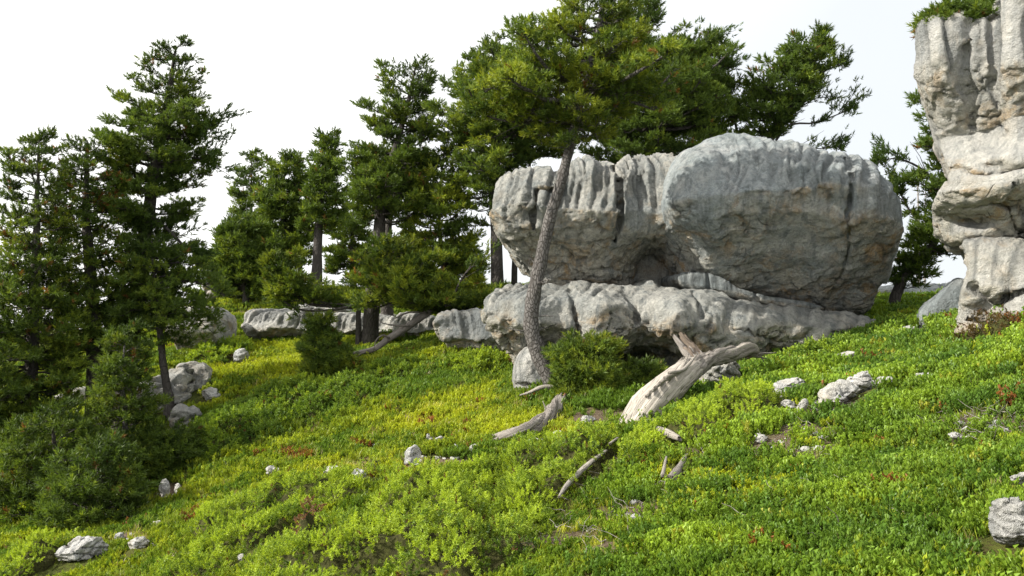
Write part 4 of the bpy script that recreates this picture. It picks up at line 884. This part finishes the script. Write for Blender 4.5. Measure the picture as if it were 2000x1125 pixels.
T = log('fallen_branch', Pl([(190,830,11.5), (240,795,12), (300,750,12.4)]), [0.03, 0.025, 0.01], 19, DEADD, None, sides=8, n=20); tag(T, 'bare grey branch slanting under the left pines', 'branch')
T = log('fallen_branch', onG([(1742,654), (1770,645), (1800,640)], 0.03), [0.02, 0.035, 0.02], 30, DEADD, None, sides=10, n=14); tag(T, 'grey dead branch lying in grass between boulder and pillar', 'branch')
T = log('fallen_branch', Pl([(925,660,13.4), (940,650,13.4), (948,632,13.4)]), [0.02, 0.015, 0.006], 31, DEAD, None, sides=8, n=14); tag(T, 'small pale twig against the dark fluted mushroom rock', 'branch')

# ------------------------------------------------------------------ junipers
J_T = tuft_template(18, 0.042, 0.017, 0.0080, 9, (0.6, 1.5)); J_T2 = tuft_template(14, 0.085, 0.038, 0.018, 10, (0.6, 1.4))
JUN = []
def in_jun(x, y):
    m = np.zeros(x.shape)
    for (a, b, rx, ry) in JUN: m = np.maximum(m, sstep(0.95, 0.55, ((x - a) / rx) ** 2 + ((y - b) / ry) ** 2))
    return m
def juniper(label, px, py, rx_px, depth, hgt, seed, tone=0.5, per=1350, name='juniper_shrub', rot=0.0, col=None):
    """low spreading mat centred on the ground seen at (px,py); rx_px wide, depth metres deep, hgt high."""
    rs = np.random.RandomState(seed); c = hit(px, py); rx = rx_px * c[1] / FPX; ry = depth / 2
    A = math.pi * rx * ry; M = int(A * per * (1.15 if c[1] < 8 else 0.62)); u = np.sqrt(rs.rand(M)); a = rs.rand(M) * 2 * math.pi
    lx = u * np.cos(a) * rx; ly = u * np.sin(a) * ry; cr_, sr_ = math.cos(rot), math.sin(rot)
    def surf(lx, ly):
        x = c[0] + lx * cr_ - ly * sr_; y = c[1] + lx * sr_ + ly * cr_
        e = np.clip(1 - (lx / rx) ** 2 - (ly / ry) ** 2 + 0.55 * n2(x, y, 1.5, seed * 1.7, 2), 0, 1.3)
        r1_ = 1 - np.abs(n2(x * 0.8, y * 1.2, 1.5, seed + 0.3, 1)) * 2.6; r2_ = (1 - np.abs(n2(x, y, 2.7, seed + 1.3, 1)) * 3.4).clip(-1, 1); r3_ = (1 - np.abs(n2(x, y, 6.0, seed + 4.3, 1)) * 3).clip(-1, 1)
        lump = 0.55 + 0.55 * r1_ + (0.10 / hgt) * r2_ + (0.055 / hgt) * r3_
        return x, y, ground(x, y) + hgt * np.clip(e, 0, 1) ** 0.55 * lump - 0.05, e
    x, y, z, e = surf(lx, ly); k = e > 0.03; x, y, z, lx, ly = x[k], y[k], z[k], lx[k], ly[k]
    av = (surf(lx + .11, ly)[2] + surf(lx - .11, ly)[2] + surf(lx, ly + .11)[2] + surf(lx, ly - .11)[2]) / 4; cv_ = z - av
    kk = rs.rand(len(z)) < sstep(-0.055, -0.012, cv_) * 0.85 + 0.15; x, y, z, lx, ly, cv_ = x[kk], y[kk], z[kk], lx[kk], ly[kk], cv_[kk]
    _, _, zx, _ = surf(lx + 0.05, ly); _, _, zy, _ = surf(lx, ly + 0.05)
    nr = np.stack([-(zx - z) / 0.05, -(zy - z) / 0.05, np.ones(len(z)) * 1.0], -1); nr /= np.linalg.norm(nr, axis=1)[:, None]
    k = rs.rand(len(x)) > near_clear(x, y); x, y, z, nr, cv_ = x[k], y[k], z[k], nr[k], cv_[k]
    pos = np.stack([x, y, z], -1) + nr * rs.uniform(-0.06, 0.02, (len(x), 1)); dr = nr + np.array([0, 0, 0.35]) + rs.normal(size=pos.shape) * 0.6
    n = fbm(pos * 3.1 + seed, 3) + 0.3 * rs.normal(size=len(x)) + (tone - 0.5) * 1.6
    q = sstep(-0.7, 0.9, n)[:, None]; hq = sstep(-0.02, 0.035, cv_)[:, None]; tint = (np.array([0.09, 0.18, 0.026]) * (1 - q) + np.array([0.35, 0.47, 0.042]) * q) * (0.62 + 0.5 * hq) * np.array([1, 1, 1.0]) + 0.05 * hq * np.array([1, .8, 0]) * rs.uniform(0.8, 1.15, (len(x), 1))  # crests brightened and hollows darkened in the tint, painted shade between clumps
    if col is not None: tint = np.array(col) * rs.uniform(0.6, 1.3, (len(x), 1))
    br = rs.rand(len(x)) < 0.012; tint[br] = G_BRN * 0.7
    JUN.append((c[0], c[1], rx, ry))
    T = thing(name, label, 'shrub', group='juniper mats on the slope' if name == 'juniper_shrub' else None); T.location = tuple(c)
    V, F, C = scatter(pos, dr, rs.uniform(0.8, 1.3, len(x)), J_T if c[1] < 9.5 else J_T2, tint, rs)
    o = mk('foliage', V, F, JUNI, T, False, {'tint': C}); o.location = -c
    g = 36; U, Aa = np.meshgrid(np.linspace(0, 1, g), np.linspace(0, 2 * math.pi, 72), indexing='ij')
    X_, Y_, Z_, E_ = surf((U * np.cos(Aa) * rx * 1.02).ravel(), (U * np.sin(Aa) * ry * 1.02).ravel())
    ii = np.arange(g - 1)[:, None] * 72 + np.arange(71)[None]
    o = mk('undergrowth', np.stack([X_, Y_, Z_ - 0.10 - 0.1 * (E_ < 0.03) - 0.22 * near_clear(X_, Y_)], -1), np.stack([ii, ii + 72, ii + 73, ii + 1], -1).reshape(-1, 4), HUMUS, T, True); o.location = -c
    global NT_COUNT; NT_COUNT += len(F)
for J in [
 ('large juniper mat filling the bottom centre of the slope', 800, 1090, 330, 2.0, 0.30, 1, 0.55),
 ('broad bright juniper mat above the bottom centre one', 900, 985, 250, 1.8, 0.28, 2, 0.65),
 ('juniper mat around the bleached bare branch', 1090, 925, 190, 1.6, 0.28, 3, 0.55),
 ('juniper crest below the weathered log', 1010, 925, 110, 0.8, 0.20, 4, 0.7),
 ('juniper hump right under the foot of the bleached trunk', 1190, 893, 130, 1.0, 0.20, 5, 0.75),
 ('bright juniper mat right of the bleached trunk', 1440, 815, 120, 1.3, 0.24, 6, 0.8),
 ('juniper tip left of the creased white rock', 1350, 850, 130, 1.0, 0.24, 7, 0.7),
 ('yellowish juniper mat left of the gully stones', 570, 990, 210, 1.7, 0.26, 8, 0.65),
 ('low juniper mat at the bottom left', 470, 1080, 170, 1.6, 0.22, 9, 0.6),
 ('shaded juniper band across the middle slope', 560, 790, 150, 1.7, 0.24, 10, 0.15),  # low tone paints the tree shade into the foliage colour
 ('dark juniper mat in the middle slope right of the shaded band', 680, 790, 105, 1.5, 0.26, 11, 0.0),  # toned down too, same tree shade put into the colour
 ('small juniper mats under the leaning grey stem', 760, 738, 90, 1.2, 0.20, 12, 0.35),
 ('dark juniper mat below the left pines', 450, 850, 110, 1.6, 0.26, 13, 0.15),  # low tone again, painted shade of the left pines
 ('juniper patch beside the small creased rock below the ledge', 430, 700, 60, 1.6, 0.22, 14, 0.5),
 ('green low shrub in the shade of the mushroom rock', 930, 712, 75, 1.3, 0.16, 15, 0.55),
 ('bright juniper sprig on the bleached trunk top', 1440, 712, 32, 0.5, 0.22, 16, 0.75),
 ('bottom left corner juniper shrub', 60, 1110, 90, 1.3, 0.22, 17, 0.7),
 ('rusty brown dead shrub at the bottom between the junipers', 600, 1085, 40, 0.6, 0.45, 18, 0.5),
 ('reddish bilberry bush below the pillar foot', 1920, 655, 60, 1.0, 0.25, 19, 0.4),
 ('dark low shrub in the shade right of the leaning boulder gap', 1600, 700, 100, 1.2, 0.12, 20, 0.35)]:
    kw = {}
    if 'rusty' in J[0]: kw = dict(col=(0.20, 0.10, 0.06), per=500, name='dead_shrub')
    if 'reddish' in J[0]: kw = dict(col=(0.12, 0.085, 0.03), name='bilberry_bush')
    if 'low shrub' in J[0]: kw = dict(name='low_shrub')
    juniper(*J, **kw)

acc = Acc(); rs = np.random.RandomState(77)
for (a, b, rx, ry, n) in [(1560, 870, 110, 50, 60), (1930, 830, 110, 40, 90), (1230, 1000, 110, 50, 50), (1600, 810, 90, 25, 30), (1100, 1060, 120, 40, 40), (1780, 655, 70, 14, 40), (1000, 960, 300, 80, 50), (1500, 980, 400, 90, 60), (640, 950, 250, 60, 40), (560, 612, 100, 8, 20)]:
    for _ in range(n):
        p = hit(a + rs.normal() * rx * .6, min(b + rs.normal() * ry * .6, 1160)); L = rs.uniform(0.06, 0.22); an = rs.uniform(0, 6.28); up = abs(rs.normal()) * 0.35
        q = p + np.array([0, 0, 0.01]) + np.array([math.cos(an), math.sin(an), up]) * (np.linspace(0, 1, 5) * L)[:, None] + rs.normal(size=(5, 3)) * 0.008
        V, F = tube(q, np.linspace(rs.uniform(.002, .004), .001, 5), 4); acc.add(V, F, grain=V * 8)
tag(acc.build('dead_twigs', DEADD), 'thin dead twigs and stalks scattered in the plants', 'twigs', None, 'stuff')
# ------------------------------------------------------------------ ground cover (geometry nodes, leaf geometry inlined)
def hidden(name, V, F, attrs):
    o = mk(name, V, F, GCOV, None, False, attrs); COL.objects.unlink(o); return o
def leaf_sprig(seed, n, ll, wd, stem, spread, bend=0.3):
    rs = np.random.RandomState(seed); V = []; F = []; S = []
    for s_ in range(spread[0]):
        a0 = rs.uniform(0, 6.28); off = np.array([math.cos(a0), math.sin(a0), 0]) * rs.uniform(0, spread[1]); lean = np.array([math.cos(a0), math.sin(a0), 0]) * rs.uniform(0.1, 0.6)
        h = stem * rs.uniform(0.6, 1.1)
        for k in range(n):
            f = (k + 0.6) / n; b = off + lean * h * f + np.array([0, 0, h * f]); a = k * 2.4 + a0; el = rs.uniform(0.2, 0.9) * (0.6 + 0.6 * f)
            d = np.array([math.cos(a) * math.cos(el), math.sin(a) * math.cos(el), math.sin(el)]); s = np.cross(d, [0, 0, 1]); s /= np.linalg.norm(s) + 1e-9; up = np.cross(s, d)
            L = ll * rs.uniform(0.7, 1.15); w = wd * L; i = len(V)
            V += [b, b + d * L * .45 + s * w * .42 + up * .08 * L, b + d * L * .8 + s * w * .38 + up * .02, b + d * L * 1.0, b + d * L * .8 - s * w * .38 + up * .02, b + d * L * .45 - s * w * .42 + up * .08 * L]
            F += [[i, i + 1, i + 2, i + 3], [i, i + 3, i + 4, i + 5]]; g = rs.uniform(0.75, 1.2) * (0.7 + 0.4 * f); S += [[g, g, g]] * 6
    V = np.array(V); return V, np.array(F), S
def grass_tuft(seed, n, h, w, r):
    rs = np.random.RandomState(seed); V = []; F = []; S = []
    for k in range(n):
        a = rs.uniform(0, 6.28); o = np.array([math.cos(a), math.sin(a), 0]) * rs.uniform(0, r); b = rs.uniform(0, 6.28); ln = np.array([math.cos(b), math.sin(b), 0]) * rs.uniform(0.1, 0.9)
        H = h * rs.uniform(0.5, 1.15); s = np.array([-math.sin(b), math.cos(b), 0]) * w / 2; i = len(V)
        m = o + ln * H * 0.3 + np.array([0, 0, H * 0.6]); t = o + ln * H * 0.9 + np.array([0, 0, H * 0.9])
        V += [o - s, o + s, m + s * .8, m - s * .8, t]; F += [[i, i + 1, i + 2], [i, i + 2, i + 3], [i + 3, i + 2, i + 4]]
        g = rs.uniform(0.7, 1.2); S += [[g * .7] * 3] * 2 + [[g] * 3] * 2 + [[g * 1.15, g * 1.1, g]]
    return np.array(V), np.array(F), S
def tmpl_objs(kind):
    out = []
    for k in range(4):
        if kind == 'berry': V, F, S = leaf_sprig(k, 9, 0.021, 0.62, 0.085, (6, 0.05))
        elif kind == 'mat': V, F, S = leaf_sprig(k + 10, 7, 0.017, 0.6, 0.05, (14, 0.09))
        elif kind == 'grass': V, F, S = grass_tuft(k + 20, 22, 0.085, 0.0042, 0.05)
        else: V, F, S = leaf_sprig(k + 30, 6, 0.035, 0.55, 0.07, (16, 0.15))
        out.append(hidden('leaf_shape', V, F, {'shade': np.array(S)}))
    return out
# 'shade' must reach the shader as a colour
def gn_scatter(name, label, cat, kind, pos, rot, scl, tint):
    n = len(pos); me = bpy.data.meshes.new(name); me.vertices.add(n); me.vertices.foreach_set('co', np.ascontiguousarray(pos, np.float32).ravel())
    me.attributes.new('rot', 'FLOAT_VECTOR', 'POINT').data.foreach_set('vector', np.ascontiguousarray(rot, np.float32).ravel())
    me.attributes.new('scl', 'FLOAT', 'POINT').data.foreach_set('value', scl.astype(np.float32))
    me.attributes.new('pick', 'INT', 'POINT').data.foreach_set('value', np.random.RandomState(1).randint(0, 4, n).astype(np.int32))
    c = np.ones((n, 4), np.float32); c[:, :3] = tint; me.attributes.new('tint', 'FLOAT_COLOR', 'POINT').data.foreach_set('color', c.ravel())
    me.materials.append(GCOV); o = bpy.data.objects.new(name, me); COL.objects.link(o); tag(o, label, cat, None, 'stuff')
    g = bpy.data.node_groups.new(name + '_scatter', 'GeometryNodeTree')
    g.interface.new_socket('Geometry', in_out='INPUT', socket_type='NodeSocketGeometry'); g.interface.new_socket('Geometry', in_out='OUTPUT', socket_type='NodeSocketGeometry')
    N = g.nodes; L = g.links; gi = N.new('NodeGroupInput'); go = N.new('NodeGroupOutput')
    m2p = N.new('GeometryNodeMeshToPoints'); L.new(gi.outputs[0], m2p.inputs['Mesh'])
    jn = N.new('GeometryNodeJoinGeometry')
    for t in tmpl_objs(kind):
        oi = N.new('GeometryNodeObjectInfo'); oi.inputs['Object'].default_value = t; oi.inputs['As Instance'].default_value = False
        g2 = N.new('GeometryNodeGeometryToInstance'); L.new(oi.outputs['Geometry'], g2.inputs[0]); L.new(g2.outputs[0], jn.inputs[0])
    ip = N.new('GeometryNodeInstanceOnPoints'); L.new(m2p.outputs[0], ip.inputs['Points']); L.new(jn.outputs[0], ip.inputs['Instance'])
    ip.inputs['Pick Instance'].default_value = True
    def att(nm, ty):
        a = N.new('GeometryNodeInputNamedAttribute'); a.data_type = ty; a.inputs['Name'].default_value = nm; return a.outputs['Attribute']
    L.new(att('pick', 'INT'), ip.inputs['Instance Index']); L.new(att('scl', 'FLOAT'), ip.inputs['Scale'])
    er = N.new('FunctionNodeEulerToRotation'); L.new(att('rot', 'FLOAT_VECTOR'), er.inputs[0]); L.new(er.outputs[0], ip.inputs['Rotation'])
    L.new(ip.outputs[0], go.inputs[0]); md = o.modifiers.new('scatter', 'NODES'); md.node_group = g
    print('SCATTER', name, n); return o
def cover_points(dens_fn, seed, dmin=1.3, dmax=24, base=300):
    """random ground points in the seen wedge, density falls with distance; dens_fn(px,py,x,y)->0..1"""
    rs = np.random.RandomState(seed); out = []
    edges = [1.3, 2, 3, 4, 5, 6.5, 8, 10, 12.5, 16, 20, 26]
    for a, b in zip(edges[:-1], edges[1:]):
        if a >= dmax: break
        w = 0.80; A = w * (b * b - a * a) + 2.6 * (b - a); m = (a + b) / 2; per = base * min(1, (7.0 / m) ** 1.3)
        n = int(A * per); y = np.sqrt(rs.uniform(a * a, b * b, n)); x = rs.uniform(-1, 1, n) * (w * y + 0.5) * 1.0; x = np.where(rs.rand(n) < 0.8, x, np.sign(x) * rs.uniform(w * y, w * y + 2.2)); z = ground(x, y); px, py = project(np.stack([x, y, z], -1))
        k = rs.rand(n) < dens_fn(px, py, x, y) * (1 - 0.93 * in_jun(x, y)) * (1 - near_clear(x, y)); out.append(np.stack([x, y, z], -1)[k])
    p = np.concatenate(out); px, py = project(p); return p, px, py, rs
def blob(px, py, L):
    m = np.zeros(px.shape)
    for (a, b, rx, ry) in L: m = np.maximum(m, np.exp(-(((px - a) / rx) ** 2 + ((py - b) / ry) ** 2) ** 1.5))
    return m
RED = [(1838, 797, 22, 12), (1975, 785, 20, 16), (720, 873, 28, 8), (580, 895, 60, 12), (385, 1012, 30, 12), (1870, 885, 14, 8), (845, 830, 12, 6), (1100, 850, 20, 10), (765, 930, 30, 8), (1740, 960, 24, 12), (1150, 700, 20, 10), (1955, 640, 50, 14), (890, 860, 14, 6), (1905, 1000, 16, 12), (930, 990, 14, 7)]
def bare(x, y): return soil_at(x, y, ground(x, y))
YEL = [(520, 720, 140, 45), (900, 800, 140, 40), (930, 830, 200, 25), (1450, 950, 120, 45), (1580, 740, 90, 20), (740, 920, 120, 18), (600, 800, 60, 20), (1330, 930, 80, 30), (1900, 700, 110, 30)]
GRN = [(700, 760, 200, 20), (900, 740, 110, 35), (1150, 770, 200, 35), (1560, 680, 120, 25)]
right = lambda px, py: sstep(0, 1, (px - 1130 + (py - 900) * 0.55) / 260)
# bearberry / bilberry leaves, right foreground
def dB(px, py, x, y):
    return right(px, py) * (1 - 0.85 * bare(x, y)) * (1 - 0.75 * blob(px, py, YEL)) * sstep(-0.75, -0.1, n2(x, y, 1.3, 2.0, 3)) * (0.25 + 0.75 * sstep(-0.35, 0.05, n2(x, y, 4.2, 32.0, 2)))
p, px, py, rs = cover_points(dB, 11, base=620, dmax=14)
nn = n2(p[:, 0], p[:, 1], 1.6, 4.0, 3) + 0.12 * rs.normal(size=len(p)); k = sstep(-0.6, 0.9, nn)[:, None]
t = np.array([0.085, 0.165, 0.022]) * (1 - k) + np.array([0.27, 0.39, 0.035]) * k
k = (rs.rand(len(p)) < 0.015)[:, None]; t = np.where(k, np.array([0.30, 0.32, 0.04]), t)
rd = rs.rand(len(p)) < np.maximum(0.55 * sstep(.35, .85, blob(px, py, RED)), 0.003); t[rd] = np.array([0.32, 0.13, 0.04]) * rs.uniform(0.5, 1.1, (rd.sum(), 1))
gn_scatter('bilberry_carpet', 'dense carpet of small glossy green leaves on the right slope', 'shrubs', 'berry', p + np.array([0, 0, -0.005]),
           np.c_[rs.normal(size=(len(p), 2)) * 0.22, rs.rand(len(p)) * 6.28], rs.uniform(0.75, 1.35, len(p)) * np.clip(p[:, 1] / 5.5, 0.8, 1.5), t)
# low mat everywhere
def dM(px, py, x, y): return (1 - 0.9 * bare(x, y)) * (1 - 0.6 * right(px, py)) * sstep(-0.9, 0.1, n2(x, y, 0.9, 6.0, 3)) * (0.35 + 0.65 * sstep(-0.35, 0.05, n2(x, y, 3.6, 42.0, 2)))
p, px, py, rs = cover_points(dM, 12, base=420, dmax=26)
yl = blob(px, py, YEL); nn = n2(p[:, 0], p[:, 1], 1.1, 14.0, 3) + 0.2 * rs.normal(size=len(p)) + yl * 0.7 - 0.6 * blob(px, py, GRN); k = sstep(-0.5, 1.0, nn)[:, None]
t = np.array([0.11, 0.195, 0.022]) * (1 - k) + np.array([0.42, 0.48, 0.030]) * k
rd = rs.rand(len(p)) < np.maximum(0.8 * sstep(.35, .75, blob(px, py, RED)), 0.006); t[rd] = np.array([0.28, 0.12, 0.04]) * rs.uniform(0.5, 1.1, (rd.sum(), 1))
gn_scatter('ground_cover', 'low mat of small-leaved plants covering the slope', 'ground cover', 'mat', p,
           np.c_[rs.normal(size=(len(p), 2)) * 0.2, rs.rand(len(p)) * 6.28], rs.uniform(0.7, 1.4, len(p)) * np.clip(p[:, 1] / 7, 0.8, 1.6), t)
# grass
def dG(px, py, x, y):
    n = n2(x, y, 0.8, 8.0, 3); return np.clip(0.35 + 0.7 * blob(px, py, YEL) + 0.4 * blob(px, py, GRN) + 0.6 * sstep(0.0, 0.5, n), 0, 1) * (1 - 0.55 * bare(x, y)) * (1 - 0.15 * right(px, py))
p, px, py, rs = cover_points(dG, 13, base=330, dmax=26)
nn = n2(p[:, 0], p[:, 1], 1.0, 19.0, 3) + 0.25 * rs.normal(size=len(p)) + blob(px, py, YEL) * 0.9 - 0.8 * blob(px, py, GRN); k = sstep(-0.5, 1.0, nn)[:, None]
t = np.array([0.15, 0.25, 0.025]) * (1 - k) + np.array([0.48, 0.50, 0.045]) * k
dryk = rs.rand(len(p)) < 0.10; t[dryk] = np.array([0.36, 0.31, 0.14]) * rs.uniform(0.6, 1.1, (dryk.sum(), 1))
gn_scatter('grass', 'fine yellow-green mountain grass on the slope', 'grass', 'grass', p - np.array([0, 0, 0.01]),
           np.c_[rs.normal(size=(len(p), 2)) * 0.15, rs.rand(len(p)) * 6.28], rs.uniform(0.6, 1.3, len(p)) * np.clip(p[:, 1] / 6, 0.75, 1.6), t)
open('/tmp/stats.txt', 'w').write(str((NT_COUNT, sum(len(m.polygons) for m in bpy.data.meshes), [(o.name, len(o.data.vertices)) for o in bpy.data.objects if o.type == 'MESH' and len(o.data.vertices) > 60000 or o.get('kind')=='stuff'])))
print('NEEDLE TRIS', NT_COUNT, 'ALL', sum(len(m.polygons) for m in bpy.data.meshes))
